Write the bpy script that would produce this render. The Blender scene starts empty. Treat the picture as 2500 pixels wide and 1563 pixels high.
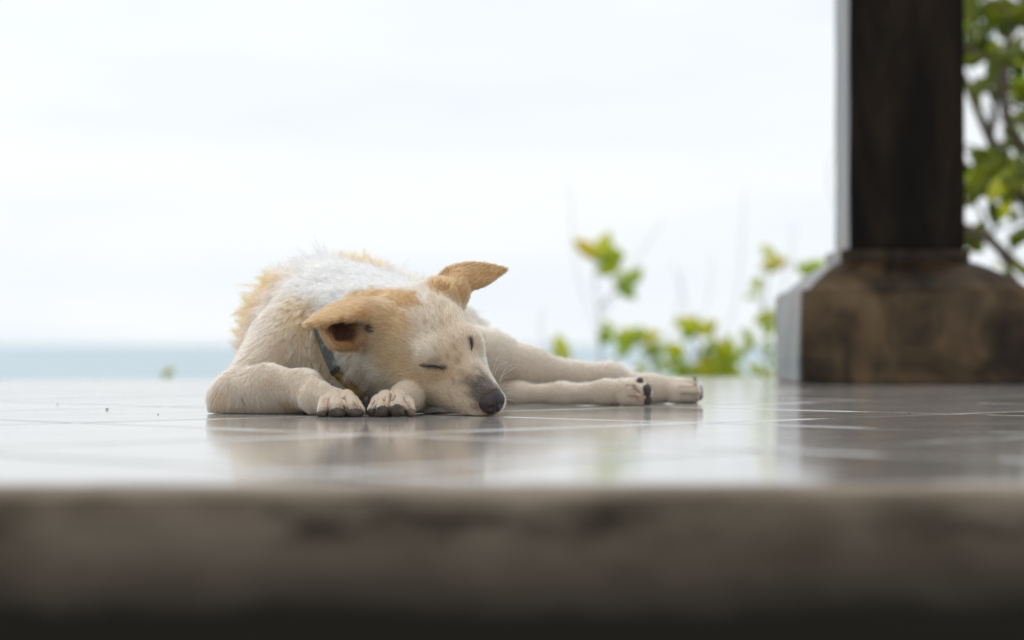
import bpy, math, random
import numpy as np
from mathutils import Vector, Matrix
from mathutils.bvhtree import BVHTree

random.seed(7)
rng = np.random.default_rng(11)
scene = bpy.context.scene
col = scene.collection

# ------------------------------------------------------------------ camera
F = 85.0 / 36.0 * 2500.0          # focal length in photo pixels
EYE = 0.0808                      # camera height above the tiled floor
HOR = 840.0                       # photo row of the horizon
cam_d = bpy.data.cameras.new('camera')
cam_d.sensor_width = 36.0
cam_d.lens = 85.0
cam_d.shift_y = (HOR - 781.5) / 2500.0
cam_d.clip_start = 0.02
cam_d.clip_end = 400000.0
cam_d.dof.use_dof = True
cam_d.dof.focus_distance = 2.735
cam_d.dof.aperture_fstop = 3.7
cam = bpy.data.objects.new('camera', cam_d)
cam.location = (0, 0, EYE)
cam.rotation_euler = (math.radians(90), 0, 0)
col.objects.link(cam)
scene.camera = cam

# ------------------------------------------------------------------ sky
SUN_EL, SUN_AZ = math.radians(58), math.radians(-40)   # azimuth from +Y towards +X
world = bpy.data.worlds.new('World')
scene.world = world
world.use_nodes = True
wn = world.node_tree.nodes
wl = world.node_tree.links
wn.clear()
wo = wn.new('ShaderNodeOutputWorld')
bg = wn.new('ShaderNodeBackground')
bg.inputs['Strength'].default_value = 0.1
sky = wn.new('ShaderNodeTexSky')
sky.sky_type = 'NISHITA'
sky.sun_disc = False
sky.sun_elevation = SUN_EL
sky.sun_rotation = SUN_AZ
sky.dust_density = 4.0
tc = wn.new('ShaderNodeTexCoord')
mp = wn.new('ShaderNodeMapping')
mp.inputs['Scale'].default_value = (1.6, 1.6, 9.0)
nz = wn.new('ShaderNodeTexNoise')
nz.inputs['Scale'].default_value = 2.3
nz.inputs['Detail'].default_value = 5.0
nz.inputs['Roughness'].default_value = 0.5
rp = wn.new('ShaderNodeValToRGB')
rp.color_ramp.elements[0].position = 0.36
rp.color_ramp.elements[0].color = (9.2, 9.8, 10.5, 1)
rp.color_ramp.elements[1].position = 0.60
rp.color_ramp.elements[1].color = (10.3, 10.6, 10.75, 1)
mx = wn.new('ShaderNodeMix')
mx.data_type = 'RGBA'
mx.inputs['Factor'].default_value = 0.93          # near-total cloud cover
wl.new(tc.outputs['Generated'], mp.inputs['Vector'])
wl.new(mp.outputs['Vector'], nz.inputs['Vector'])
wl.new(nz.outputs['Fac'], rp.inputs['Fac'])
wl.new(sky.outputs['Color'], mx.inputs['A'])
wl.new(rp.outputs['Color'], mx.inputs['B'])
wl.new(mx.outputs['Result'], bg.inputs['Color'])
wl.new(bg.outputs['Background'], wo.inputs['Surface'])

sun_d = bpy.data.lights.new('sun', 'SUN')
sun_d.energy = 0.8
sun_d.angle = math.radians(25)
sun_d.color = (1.0, 0.95, 0.88)
sun = bpy.data.objects.new('sun', sun_d)
sv = Vector((math.sin(SUN_AZ) * math.cos(SUN_EL), math.cos(SUN_AZ) * math.cos(SUN_EL), math.sin(SUN_EL)))
sun.rotation_euler = sv.to_track_quat('Z', 'Y').to_euler()
sun.location = (0, 0, 30)
col.objects.link(sun)

vs = scene.view_settings
vs.view_transform = 'Standard'
vs.look = 'None'
vs.exposure = 0.0
vs.gamma = 1.0
vs.use_curve_mapping = False
scene.render.engine = 'CYCLES'
scene.cycles.use_denoising = True
scene.cycles.max_bounces = 10
scene.cycles.diffuse_bounces = 5
scene.cycles.transmission_bounces = 8
scene.cycles.sample_clamp_indirect = 6.0

# ------------------------------------------------------------------ helpers
def P(u, v, Y):
    """photo pixel + distance from the camera -> world point"""
    return np.array([(u - 1250.0) / F * Y, Y, EYE - (v - HOR) / F * Y])

def FL(v):
    """distance of the floor point seen at photo row v"""
    return EYE * F / (v - HOR)

def R1(x, y): return (480 + x / 3.0238, 580 + y / 3.0238)
def R3(x, y): return (760 + x / 7.56, 920 + y / 7.56)
def R4(x, y): return (1100 + x / 3.665, 740 + y / 3.665)
def R5(x, y): return (960 + x / 5.4, 760 + y / 5.4)
def D(x, y): return (x * 1.03391, y * 1.03391)

def tag(o, label=None, cat=None, group=None, kind=None):
    if label: o['label'] = label
    if cat: o['category'] = cat
    if group: o['group'] = group
    if kind: o['kind'] = kind
    return o

def empty(name, loc=(0, 0, 0)):
    e = bpy.data.objects.new(name, None)
    e.location = loc
    e.empty_display_size = 0.05
    col.objects.link(e)
    return e

def mesh_obj(name, verts, faces, mat, parent=None, smooth=True):
    me = bpy.data.meshes.new(name)
    me.from_pydata([tuple(map(float, v)) for v in verts], [], [tuple(f) for f in faces])
    me.update()
    if smooth:
        me.polygons.foreach_set('use_smooth', [True] * len(me.polygons))
    if mat: me.materials.append(mat)
    o = bpy.data.objects.new(name, me)
    col.objects.link(o)
    set_parent(o, parent)
    return o

def set_parent(o, parent):
    if parent is not None:
        o.parent = parent
        o.matrix_parent_inverse = Matrix.Translation(parent.location).inverted() if parent.parent is None else (Matrix.Translation(parent.location)).inverted()

def new_mat(name):
    m = bpy.data.materials.new(name)
    m.use_nodes = True
    nt = m.node_tree
    b = nt.nodes.get('Principled BSDF')
    return m, nt, b

def node(nt, t, **kw):
    n = nt.nodes.new(t)
    for k, v in kw.items():
        if k in n.inputs: n.inputs[k].default_value = v
        else: setattr(n, k, v)
    return n

def ramp(nt, stops):
    r = nt.nodes.new('ShaderNodeValToRGB')
    e = r.color_ramp.elements
    while len(e) < len(stops): e.new(0.5)
    for i, (p, c) in enumerate(stops):
        e[i].position = p
        e[i].color = (*c, 1) if len(c) == 3 else c
    return r

def noise_mat(name, c_stops, scale, rough=0.6, stretch=(1, 1, 1), detail=6, bump=0.0, bump_scale=None, spec=0.5, coord='Object', distort=0.0):
    m, nt, b = new_mat(name)
    t = node(nt, 'ShaderNodeTexCoord')
    mp_ = node(nt, 'ShaderNodeMapping', Scale=stretch)
    nt.links.new(t.outputs[coord], mp_.inputs['Vector'])
    n = node(nt, 'ShaderNodeTexNoise', Scale=scale, Detail=detail, Roughness=0.6, Distortion=distort)
    nt.links.new(mp_.outputs['Vector'], n.inputs['Vector'])
    r = ramp(nt, c_stops)
    nt.links.new(n.outputs['Fac'], r.inputs['Fac'])
    nt.links.new(r.outputs['Color'], b.inputs['Base Color'])
    b.inputs['Roughness'].default_value = rough
    b.inputs['Specular IOR Level'].default_value = spec
    if bump:
        n2 = node(nt, 'ShaderNodeTexNoise', Scale=bump_scale or scale * 4, Detail=6.0)
        nt.links.new(mp_.outputs['Vector'], n2.inputs['Vector'])
        bp = node(nt, 'ShaderNodeBump', Strength=bump, Distance=0.004)
        nt.links.new(n2.outputs['Fac'], bp.inputs['Height'])
        nt.links.new(bp.outputs['Normal'], b.inputs['Normal'])
    return m

def tube(points, radii, n=6, cap=True):
    """tapered tube along a polyline -> verts, faces"""
    pts = [np.asarray(p, float) for p in points]
    V, Fc = [], []
    up = np.array([0.137, 0.51, 0.85])
    for i, p in enumerate(pts):
        t = pts[min(i + 1, len(pts) - 1)] - pts[max(i - 1, 0)]
        t = t / (np.linalg.norm(t) + 1e-12)
        a = np.cross(t, up)
        a /= np.linalg.norm(a) + 1e-12
        b_ = np.cross(t, a)
        for k in range(n):
            th = 2 * math.pi * k / n
            V.append(p + radii[i] * (math.cos(th) * a + math.sin(th) * b_))
    for i in range(len(pts) - 1):
        for k in range(n):
            k2 = (k + 1) % n
            Fc.append((i * n + k, i * n + k2, (i + 1) * n + k2, (i + 1) * n + k))
    if cap:
        Fc.append(tuple(range(n - 1, -1, -1)))
        Fc.append(tuple((len(pts) - 1) * n + k for k in range(n)))
    return V, Fc

def merge(parts):
    V, Fc = [], []
    for v, f in parts:
        o = len(V)
        V += list(v)
        Fc += [tuple(i + o for i in q) for q in f]
    return V, Fc

def box(x0, x1, y0, y1, z0, z1):
    V = [(x, y, z) for x in (x0, x1) for y in (y0, y1) for z in (z0, z1)]
    Fc = [(0, 1, 3, 2), (4, 6, 7, 5), (0, 4, 5, 1), (2, 3, 7, 6), (0, 2, 6, 4), (1, 5, 7, 3)]
    return V, Fc

def bezier(p0, p1, p2, n=8):
    t = np.linspace(0, 1, n)[:, None]
    p0, p1, p2 = map(np.asarray, (p0, p1, p2))
    return (1 - t) ** 2 * p0 + 2 * t * (1 - t) * p1 + t * t * p2

def spline(pts, n):
    """Catmull-Rom through points"""
    pts = np.asarray(pts, float)
    q = np.vstack([2 * pts[0] - pts[1], pts, 2 * pts[-1] - pts[-2]])
    out = []
    m = len(pts) - 1
    for s in np.linspace(0, m, n):
        i = min(int(s), m - 1)
        t = s - i
        a, b_, c, d = q[i], q[i + 1], q[i + 2], q[i + 3]
        out.append(0.5 * (2 * b_ + (c - a) * t + (2 * a - 5 * b_ + 4 * c - d) * t * t + (3 * b_ - a - 3 * c + d) * t ** 3))
    return np.array(out)

# ================================================================== SETTING
NEAR_A, NEAR_B = np.array([-3.2, 1.30]), np.array([3.2, 1.44])     # front edge of the terrace
FAR_A, FAR_B = np.array([-3.2, 4.93]), np.array([3.6, 6.78])       # back edge

def near_y(x): return NEAR_A[1] + (x - NEAR_A[0]) / (NEAR_B[0] - NEAR_A[0]) * (NEAR_B[1] - NEAR_A[1])
def far_y(x): return FAR_A[1] + (x - FAR_A[0]) / (FAR_B[0] - FAR_A[0]) * (FAR_B[1] - FAR_A[1])

# --- tile material: glazed grey-beige stone-look tile
def make_tile_mat():
    m, nt, b = new_mat('glazed_tile')
    g = node(nt, 'ShaderNodeTexCoord')
    oi = node(nt, 'ShaderNodeObjectInfo')
    n1 = node(nt, 'ShaderNodeTexNoise', Scale=5.0, Detail=8.0, Roughness=0.62)
    mp_ = node(nt, 'ShaderNodeMapping', Scale=(1.0, 3.2, 1.0))
    nt.links.new(g.outputs['Object'], mp_.inputs['Vector'])
    nt.links.new(mp_.outputs['Vector'], n1.inputs['Vector'])
    r = ramp(nt, [(0.3, (0.25, 0.232, 0.215)), (0.5, (0.335, 0.315, 0.295)), (0.72, (0.42, 0.395, 0.37))])
    nt.links.new(n1.outputs['Fac'], r.inputs['Fac'])
    hs = node(nt, 'ShaderNodeHueSaturation')
    mr = node(nt, 'ShaderNodeMapRange')
    mr.inputs['To Min'].default_value = 0.88
    mr.inputs['To Max'].default_value = 1.12
    nt.links.new(oi.outputs['Random'], mr.inputs['Value'])
    nt.links.new(mr.outputs['Result'], hs.inputs['Value'])
    nt.links.new(r.outputs['Color'], hs.inputs['Color'])
    nt.links.new(hs.outputs['Color'], b.inputs['Base Color'])
    # scuffs: dull streaks in the glaze
    n2 = node(nt, 'ShaderNodeTexNoise', Scale=9.0, Detail=7.0, Roughness=0.7)
    mp2 = node(nt, 'ShaderNodeMapping', Scale=(0.5, 4.0, 1.0), Rotation=(0, 0, 1.2))
    nt.links.new(g.outputs['Object'], mp2.inputs['Vector'])
    nt.links.new(mp2.outputs['Vector'], n2.inputs['Vector'])
    rr = node(nt, 'ShaderNodeMapRange')
    rr.inputs['From Min'].default_value = 0.35
    rr.inputs['From Max'].default_value = 0.75
    rr.inputs['To Min'].default_value = 0.05
    rr.inputs['To Max'].default_value = 0.17
    nt.links.new(n2.outputs['Fac'], rr.inputs['Value'])
    nt.links.new(rr.outputs['Result'], b.inputs['Roughness'])
    n3 = node(nt, 'ShaderNodeTexNoise', Scale=38.0, Detail=3.0)
    nt.links.new(g.outputs['Object'], n3.inputs['Vector'])
    bp = node(nt, 'ShaderNodeBump', Strength=0.02, Distance=0.001)
    nt.links.new(n3.outputs['Fac'], bp.inputs['Height'])
    nt.links.new(bp.outputs['Normal'], b.inputs['Normal'])
    b.inputs['IOR'].default_value = 1.62
    return m

tile_mat = make_tile_mat()
grout_mat = noise_mat('pale_grout', [(0.35, (0.60, 0.59, 0.57)), (0.65, (0.74, 0.73, 0.71))], 30, rough=0.75, bump=0.3)

def clip_poly(poly, n, c):
    """keep the part of a 2-D polygon with dot(p, n) >= c"""
    out = []
    for i in range(len(poly)):
        a, b_ = poly[i], poly[(i + 1) % len(poly)]
        da, db = a @ n - c, b_ @ n - c
        if da >= 0: out.append(a)
        if da * db < 0: out.append(a + (b_ - a) * da / (da - db))
    return out

EDGE = 0.035                                        # concrete nosing in front of the tiles
def side_n(a, b_):
    d = (b_ - a) / np.linalg.norm(b_ - a)
    return np.array([-d[1], d[0]])
n_near = side_n(NEAR_A, NEAR_B)
n_far = -side_n(FAR_A, FAR_B)
slab_poly = [NEAR_A, NEAR_B, FAR_B, FAR_A]

# slab under the tiles, its top is the grout bed (2.5 mm below the tile faces)
def slab():
    v = []
    bed = [NEAR_A + n_near * EDGE * 0.9, NEAR_B + n_near * EDGE * 0.9, FAR_B, FAR_A]
    for p in bed: v.append((p[0], p[1], -0.0022))
    for p in bed: v.append((p[0], p[1], -0.30))
    f = [(0, 1, 2, 3), (7, 6, 5, 4)] + [(i, i + 4, (i + 1) % 4 + 4, (i + 1) % 4) for i in range(4)]
    return v, f
floor = mesh_obj('floor', *slab(), grout_mat, smooth=False)
tag(floor, 'terrace floor of grey glazed square tiles laid diagonally with pale grout', None, None, 'structure')

S2 = math.sqrt(0.5)
PITCH = 0.450
GAP = 0.010
A0, B0 = 2.03, -1.645                               # x+y and x-y of one pair of joints
sp = PITCH / S2
tile_n = 0
for i in range(-9, 12):
    for j in range(-14, 8):
        a0 = A0 + i * sp + GAP / 2 / S2
        a1 = A0 + (i + 1) * sp - GAP / 2 / S2
        b0 = B0 + j * sp + GAP / 2 / S2
        b1 = B0 + (j + 1) * sp - GAP / 2 / S2
        poly = [np.array([(a + b_) / 2, (a - b_) / 2]) for a, b_ in ((a0, b0), (a0, b1), (a1, b1), (a1, b0))]
        if max(p[1] for p in poly) < 1.2 or min(p[1] for p in poly) > 6.9: continue
        poly = clip_poly(poly, n_near, NEAR_A @ n_near + EDGE)
        if len(poly) > 2: poly = clip_poly(poly, n_far, FAR_A @ n_far + 0.004)
        if len(poly) > 2: poly = clip_poly(poly, np.array([1.0, 0]), -3.2)
        if len(poly) > 2: poly = clip_poly(poly, np.array([-1.0, 0]), -3.2)
        if len(poly) < 3: continue
        q = np.array(poly)
        area = 0.5 * abs(np.sum(q[:, 0] * np.roll(q[:, 1], -1) - np.roll(q[:, 0], -1) * q[:, 1]))
        if area < 0.0015: continue
        c = q.mean(0)
        sgn = np.sum(q[:, 0] * np.roll(q[:, 1], -1) - np.roll(q[:, 0], -1) * q[:, 1])
        if sgn < 0: q = q[::-1]
        n = len(q)
        inner = q + (c - q) / np.linalg.norm(c - q, axis=1)[:, None] * 0.011
        dz = rng.uniform(-0.0003, 0.0003)
        tilt = rng.normal(0, 0.0006, 2)
        top = [(p[0] - c[0], p[1] - c[1], dz * 0.5 + (p - c) @ tilt * 0.5) for p in inner]
        rim = [(p[0] - c[0], p[1] - c[1], dz * 0.5 - 0.0010) for p in q]
        bot = [(p[0] - c[0], p[1] - c[1], -0.009) for p in q]
        V = top + rim + bot
        Fc = [tuple(range(n))]
        for k in range(n):
            k2 = (k + 1) % n
            Fc += [(k, n + k, n + k2, k2), (n + k, 2 * n + k, 2 * n + k2, n + k2)]
        t = mesh_obj('tile', V, Fc, tile_mat, None, smooth=False)
        t.location = (c[0], c[1], 0)
        t.parent = floor
        tile_n += 1

# front edge of the terrace: a worn, chipped concrete face
def riser_mat():
    m, nt, b = new_mat('worn_concrete')
    g = node(nt, 'ShaderNodeTexCoord')
    n1 = node(nt, 'ShaderNodeTexNoise', Scale=9.0, Detail=8.0, Roughness=0.6)
    mp_ = node(nt, 'ShaderNodeMapping', Scale=(1.0, 1.0, 1.6))
    nt.links.new(g.outputs['Object'], mp_.inputs['Vector'])
    nt.links.new(mp_.outputs['Vector'], n1.inputs['Vector'])
    r = ramp(nt, [(0.28, (0.125, 0.094, 0.065)), (0.5, (0.24, 0.19, 0.14)), (0.75, (0.32, 0.255, 0.195))])
    nt.links.new(n1.outputs['Fac'], r.inputs['Fac'])
    # shade deepening down the face, painted into the base colour
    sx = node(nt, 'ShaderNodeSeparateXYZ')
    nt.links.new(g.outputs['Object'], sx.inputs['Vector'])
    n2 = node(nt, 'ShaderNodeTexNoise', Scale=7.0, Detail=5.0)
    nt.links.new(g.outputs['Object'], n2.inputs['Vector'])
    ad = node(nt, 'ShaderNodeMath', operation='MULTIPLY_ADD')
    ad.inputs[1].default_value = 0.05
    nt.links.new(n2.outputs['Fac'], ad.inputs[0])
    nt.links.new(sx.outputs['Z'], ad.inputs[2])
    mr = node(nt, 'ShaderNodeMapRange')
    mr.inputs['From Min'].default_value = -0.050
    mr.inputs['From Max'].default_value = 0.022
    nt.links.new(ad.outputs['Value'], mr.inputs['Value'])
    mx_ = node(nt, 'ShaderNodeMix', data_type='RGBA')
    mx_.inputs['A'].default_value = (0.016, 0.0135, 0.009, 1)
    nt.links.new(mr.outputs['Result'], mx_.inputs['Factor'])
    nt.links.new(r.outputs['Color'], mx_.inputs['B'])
    # shade of chipped hollows below the arris, painted as dark blotches
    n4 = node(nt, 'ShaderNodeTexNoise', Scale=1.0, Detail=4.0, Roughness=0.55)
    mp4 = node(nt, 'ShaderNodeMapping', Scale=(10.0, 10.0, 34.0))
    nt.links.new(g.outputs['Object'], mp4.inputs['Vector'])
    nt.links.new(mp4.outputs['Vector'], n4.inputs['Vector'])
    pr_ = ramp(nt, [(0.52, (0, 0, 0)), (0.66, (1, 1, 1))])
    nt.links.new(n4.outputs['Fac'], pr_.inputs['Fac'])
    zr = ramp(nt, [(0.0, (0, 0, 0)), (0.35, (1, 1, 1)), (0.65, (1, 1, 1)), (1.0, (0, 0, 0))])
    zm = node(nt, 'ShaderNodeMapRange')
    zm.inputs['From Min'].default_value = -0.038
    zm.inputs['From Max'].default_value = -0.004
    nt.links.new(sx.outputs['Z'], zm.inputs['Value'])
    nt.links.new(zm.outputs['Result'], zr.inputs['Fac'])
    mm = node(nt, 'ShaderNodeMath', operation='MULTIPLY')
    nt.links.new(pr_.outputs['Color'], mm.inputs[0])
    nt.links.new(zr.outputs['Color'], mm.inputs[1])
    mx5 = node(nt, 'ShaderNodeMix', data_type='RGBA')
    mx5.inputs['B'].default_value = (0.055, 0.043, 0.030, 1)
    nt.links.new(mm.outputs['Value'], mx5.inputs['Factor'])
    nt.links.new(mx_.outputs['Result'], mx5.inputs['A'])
    nt.links.new(mx5.outputs['Result'], b.inputs['Base Color'])
    b.inputs['Roughness'].default_value = 0.85
    b.inputs['Specular IOR Level'].default_value = 0.3
    return m

def smooth_noise(x, seed, n=10, f0=1.5, f1=40):
    r = np.random.default_rng(seed)
    out = np.zeros_like(x)
    for _ in range(n):
        f = math.exp(r.uniform(math.log(f0), math.log(f1)))
        out += np.sin(f * x + r.uniform(0, 6.28)) / math.sqrt(f)
    return out

def build_riser():
    nx, nz = 520, 26
    xs = np.linspace(-3.2, 3.2, nx)
    prof = []
    # profile (offset back from the face, height): nosing top, rounded arris, face
    for t in np.linspace(0, 1, 5): prof.append((EDGE + 0.001 - t * (EDGE - 0.008), -0.0012))
    for a in np.linspace(0.2, 1, 7): prof.append((0.009 - 0.009 * math.sin(a * math.pi / 2), -0.0012 - 0.009 * (1 - math.cos(a * math.pi / 2))))
    for t in np.linspace(0.06, 1, nz - 12): prof.append((0.0, -0.0102 - t * 0.325))
    prof = np.array(prof)
    V = np.zeros((nx, len(prof), 3))
    wob = smooth_noise(xs, 3) * 0.0012
    chips = [(-0.155, 0.030, 0.013, 0.02), (-0.08, .02, .008, .018), (0.085, 0.045, 0.014, 0.022), (0.215, .022, .01, .02), (-0.235, .02, .011, .018), (-.02, .02, .006, .018), (0.16, .02, .006, .022), (-.33, .03, .012, .02), (.36, .03, .01, .02), (0.03, .014, .008, .02)]
    for k, (off, z) in enumerate(prof):
        V[:, k, 0] = xs
        dy = wob * (1 if k > 4 else k / 5) + smooth_noise(xs * 2.2 + z * 9, 20 + k % 3) * 0.0006
        for cx, cw, cd, cz in chips:
            dy = dy + cd * np.exp(-((xs - cx) / cw) ** 4) * math.exp(-((z + cz) / 0.009) ** 2)
        V[:, k, 1] = np.array([near_y(x) for x in xs]) + off + dy
        V[:, k, 2] = z - (0.0012 * np.abs(smooth_noise(xs * 3, 5)) if 4 <= k < 10 else 0)
    m = len(prof)
    Fc = [(i * m + k, (i) * m + k + 1, (i + 1) * m + k + 1, (i + 1) * m + k) for i in range(nx - 1) for k in range(m - 1)]
    return V.reshape(-1, 3), Fc
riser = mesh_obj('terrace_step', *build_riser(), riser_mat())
tag(riser, 'worn chipped concrete front edge of the terrace floor', None, None, 'structure')

# lower ground in front, where the camera stands
ground_mat = noise_mat('dark_damp_paving', [(0.3, (0.035, 0.031, 0.024)), (0.7, (0.075, 0.066, 0.052))], 6, rough=0.9, bump=0.4, spec=0.2)
gx = np.linspace(-6, 6, 60); gy = np.linspace(-8, 1.6, 60)
V = [(x, y, -0.172 + 0.002 * math.sin(9 * x + 4 * y)) for y in gy for x in gx]
Fc = [(j * 60 + i, j * 60 + i + 1, (j + 1) * 60 + i + 1, (j + 1) * 60 + i) for j in range(59) for i in range(59)]
V = [(x, y, z - 0.16) for x, y, z in V]
g_ = mesh_obj('ground', V, Fc, ground_mat)
tag(g_, 'dark damp ground below the terrace step', None, None, 'structure')

# hillside falling away to the sea
hill_mat = noise_mat('hillside_scrub', [(0.3, (0.05, 0.07, 0.02)), (0.7, (0.12, 0.13, 0.05))], 0.6, rough=0.95, spec=0.1)
prof = [(4.9, -0.32), (6.5, -0.45), (9, -1.1), (20, -5.5), (60, -22), (160, -61), (220, -63)]
V, Fc = [], []
xs = np.linspace(-160, 160, 65)
for i, (y, z) in enumerate(prof):
    for x in xs:
        V.append((x * (0.15 + 0.85 * min(1, y / 160)) , y + (0.27 * x * 0.15 if i < 2 else 0), z + (0.05 * math.sin(x * 1.7 + y) if y < 10 else 0.8 * math.sin(x * .13 + y))))
for i in range(len(prof) - 1):
    for k in range(64):
        Fc.append((i * 65 + k, i * 65 + k + 1, (i + 1) * 65 + k + 1, (i + 1) * 65 + k))
h_ = mesh_obj('hillside', V, Fc, hill_mat)
tag(h_, 'scrubby hillside falling from the terrace to the sea', None, None, 'structure')

# sea
m, nt, b = new_mat('sea_water')
b.inputs['Base Color'].default_value = (0.20, 0.36, 0.46, 1)
b.inputs['Roughness'].default_value = 0.45
b.inputs['IOR'].default_value = 1.33
g = node(nt, 'ShaderNodeTexCoord')
n1 = node(nt, 'ShaderNodeTexNoise', Scale=0.004, Detail=6.0)
nt.links.new(g.outputs['Object'], n1.inputs['Vector'])
r = ramp(nt, [(0.35, (0.40, 0.50, 0.56)), (0.65, (0.47, 0.57, 0.62))])
nt.links.new(n1.outputs['Fac'], r.inputs['Fac'])
nt.links.new(r.outputs['Color'], b.inputs['Base Color'])
n2 = node(nt, 'ShaderNodeTexNoise', Scale=0.12, Detail=6.0)
nt.links.new(g.outputs['Object'], n2.inputs['Vector'])
bp = node(nt, 'ShaderNodeBump', Strength=0.6, Distance=1.5)
nt.links.new(n2.outputs['Fac'], bp.inputs['Height'])
nt.links.new(bp.outputs['Normal'], b.inputs['Normal'])
SEA = -60.0
V = [(-150000, 120, SEA), (150000, 120, SEA), (150000, 200000, SEA), (-150000, 200000, SEA)]
s_ = mesh_obj('sea', V, [(0, 1, 2, 3)], m, smooth=False)
tag(s_, 'pale hazy blue sea out to the horizon', None, None, 'structure')

# ------------------------------------------------------------------ column
CX, CYF = 0.800, 4.82          # centre in x, front of the plinth in y
HB = 0.226
CY = CYF + HB
def wood_mat(name, stops, scale, stretch, rough, spec, bump):
    return noise_mat(name, stops, scale, rough=rough, stretch=stretch, spec=spec, bump=bump, bump_scale=scale * 3, distort=0.6)
shaft_mat = wood_mat('dark_stained_wood', [(0.32, (0.0022, 0.0016, 0.0012)), (0.52, (0.0085, 0.0058, 0.0038)), (0.72, (0.030, 0.019, 0.0115))], 9, (1, 1, 0.22), 0.14, 0.5, 0.02)
shaft_mat.node_tree.nodes['Principled BSDF'].inputs['IOR'].default_value = 1.16
def plinth_material():
    m, nt, b = new_mat('weathered_brown_timber')
    g = node(nt, 'ShaderNodeTexCoord')
    n1 = node(nt, 'ShaderNodeTexNoise', Scale=7.0, Detail=7.0, Roughness=0.62, Distortion=0.8)
    nt.links.new(g.outputs['Object'], n1.inputs['Vector'])
    r = ramp(nt, [(0.30, (0.013, 0.009, 0.006)), (0.45, (0.060, 0.038, 0.020)), (0.58, (0.125, 0.080, 0.040)), (0.76, (0.20, 0.14, 0.08))])
    nt.links.new(n1.outputs['Fac'], r.inputs['Fac'])
    n2 = node(nt, 'ShaderNodeTexNoise', Scale=3.1, Detail=3.0)
    nt.links.new(g.outputs['Object'], n2.inputs['Vector'])
    r2 = ramp(nt, [(0.42, (0.25, 0.24, 0.25)), (0.58, (1, 1, 1))])
    nt.links.new(n2.outputs['Fac'], r2.inputs['Fac'])
    mx_ = node(nt, 'ShaderNodeMix', data_type='RGBA', blend_type='MULTIPLY')
    mx_.inputs['Factor'].default_value = 0.8
    nt.links.new(r.outputs['Color'], mx_.inputs['A'])
    nt.links.new(r2.outputs['Color'], mx_.inputs['B'])
    nt.links.new(mx_.outputs['Result'], b.inputs['Base Color'])
    b.inputs['Roughness'].default_value = 0.24
    b.inputs['IOR'].default_value = 1.25
    n3 = node(nt, 'ShaderNodeTexNoise', Scale=26.0, Detail=6.0)
    nt.links.new(g.outputs['Object'], n3.inputs['Vector'])
    bp = node(nt, 'ShaderNodeBump', Strength=0.08, Distance=0.004)
    nt.links.new(n3.outputs['Fac'], bp.inputs['Height'])
    nt.links.new(bp.outputs['Normal'], b.inputs['Normal'])
    return m
plinth_mat = plinth_material()

def square_loft(profile, div=10, wob=0.0, seed=0):
    """stack of slightly uneven rectangular rings: (x left, x right, y front, y back, z)"""
    r_ = np.random.default_rng(seed)
    V, Fc = [], []
    ring_n = 4 * div
    ph = r_.uniform(0, 6.28, 8)
    for xl, xr, yf, yb, z in profile:
        for s in range(4):
            for k in range(div):
                t = -1 + 2 * k / div
                x, y = [(t, -1), (1, t), (-t, 1), (-1, -t)][s]
                w = wob * math.sin(7 * x + 5 * y + 23 * z + ph[s])
                q = 0.990 if min(abs(x), abs(y)) > 0.955 else 1.0
                V.append(((xl + xr) / 2 + (xr - xl) / 2 * (x * q) * (1 + w), (yf + yb) / 2 + (yb - yf) / 2 * (y * q) * (1 + w), z))
    n = len(profile)
    for i in range(n - 1):
        for k in range(ring_n):
            k2 = (k + 1) % ring_n
            Fc.append((i * ring_n + k, i * ring_n + k2, (i + 1) * ring_n + k2, (i + 1) * ring_n + k))
    Fc.append(tuple((n - 1) * ring_n + k for k in range(ring_n)))
    Fc.append(tuple(range(ring_n - 1, -1, -1)))
    return V, Fc

column = empty('column', (CX, CY, 0))
tag(column, 'square dark wooden column on a wide weathered brown plinth', 'column')
def rect(hw, z):
    """plinth ring: the block is wider towards the right and the back than the neck"""
    e = 0.040 * min(1, max(0, (hw - 0.1315) / 0.09))
    return (CX - hw, CX + hw + e, CYF + 0.226 - hw, CYF + 0.226 + hw + e * 0.6, z)
pl = [rect(a, b_) for a, b_ in [(0.222, 0.001), (0.226, 0.004), (0.2265, 0.05), (0.226, 0.10), (0.2262, 0.15), (0.2255, 0.1805), (0.2235, 0.184)]]
mesh_obj('plinth_block', *square_loft(pl, 24, 0.0035, 1), plinth_mat, column, smooth=False)
mo = [rect(a, b_) for a, b_ in [(0.2195, 0.1842), (0.2200, 0.1875), (0.2185, 0.1905), (0.2050, 0.1925), (0.1950, 0.2035), (0.1850, 0.2125), (0.1720, 0.2240), (0.1590, 0.2340), (0.1450, 0.2425), (0.1320, 0.2485),
      (0.1315, 0.2500), (0.1322, 0.2620), (0.1315, 0.2715), (0.1285, 0.2735)]]
mesh_obj('plinth_moulding', *square_loft(mo, 24, 0.003, 2), plinth_mat, column, smooth=False)
sh = [(CX - 0.1115, CX + 0.1225, CY - 0.112, CY + 0.112, 0.2735)] + [(CX - 0.1125, CX + 0.1245 + 0.0006 * math.sin(z * 5), CY - 0.113, CY + 0.113, z) for z in np.linspace(0.277, 3.0, 22)]
mesh_obj('shaft', *square_loft(sh, 20, 0.004, 3), shaft_mat, column, smooth=False)

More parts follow.
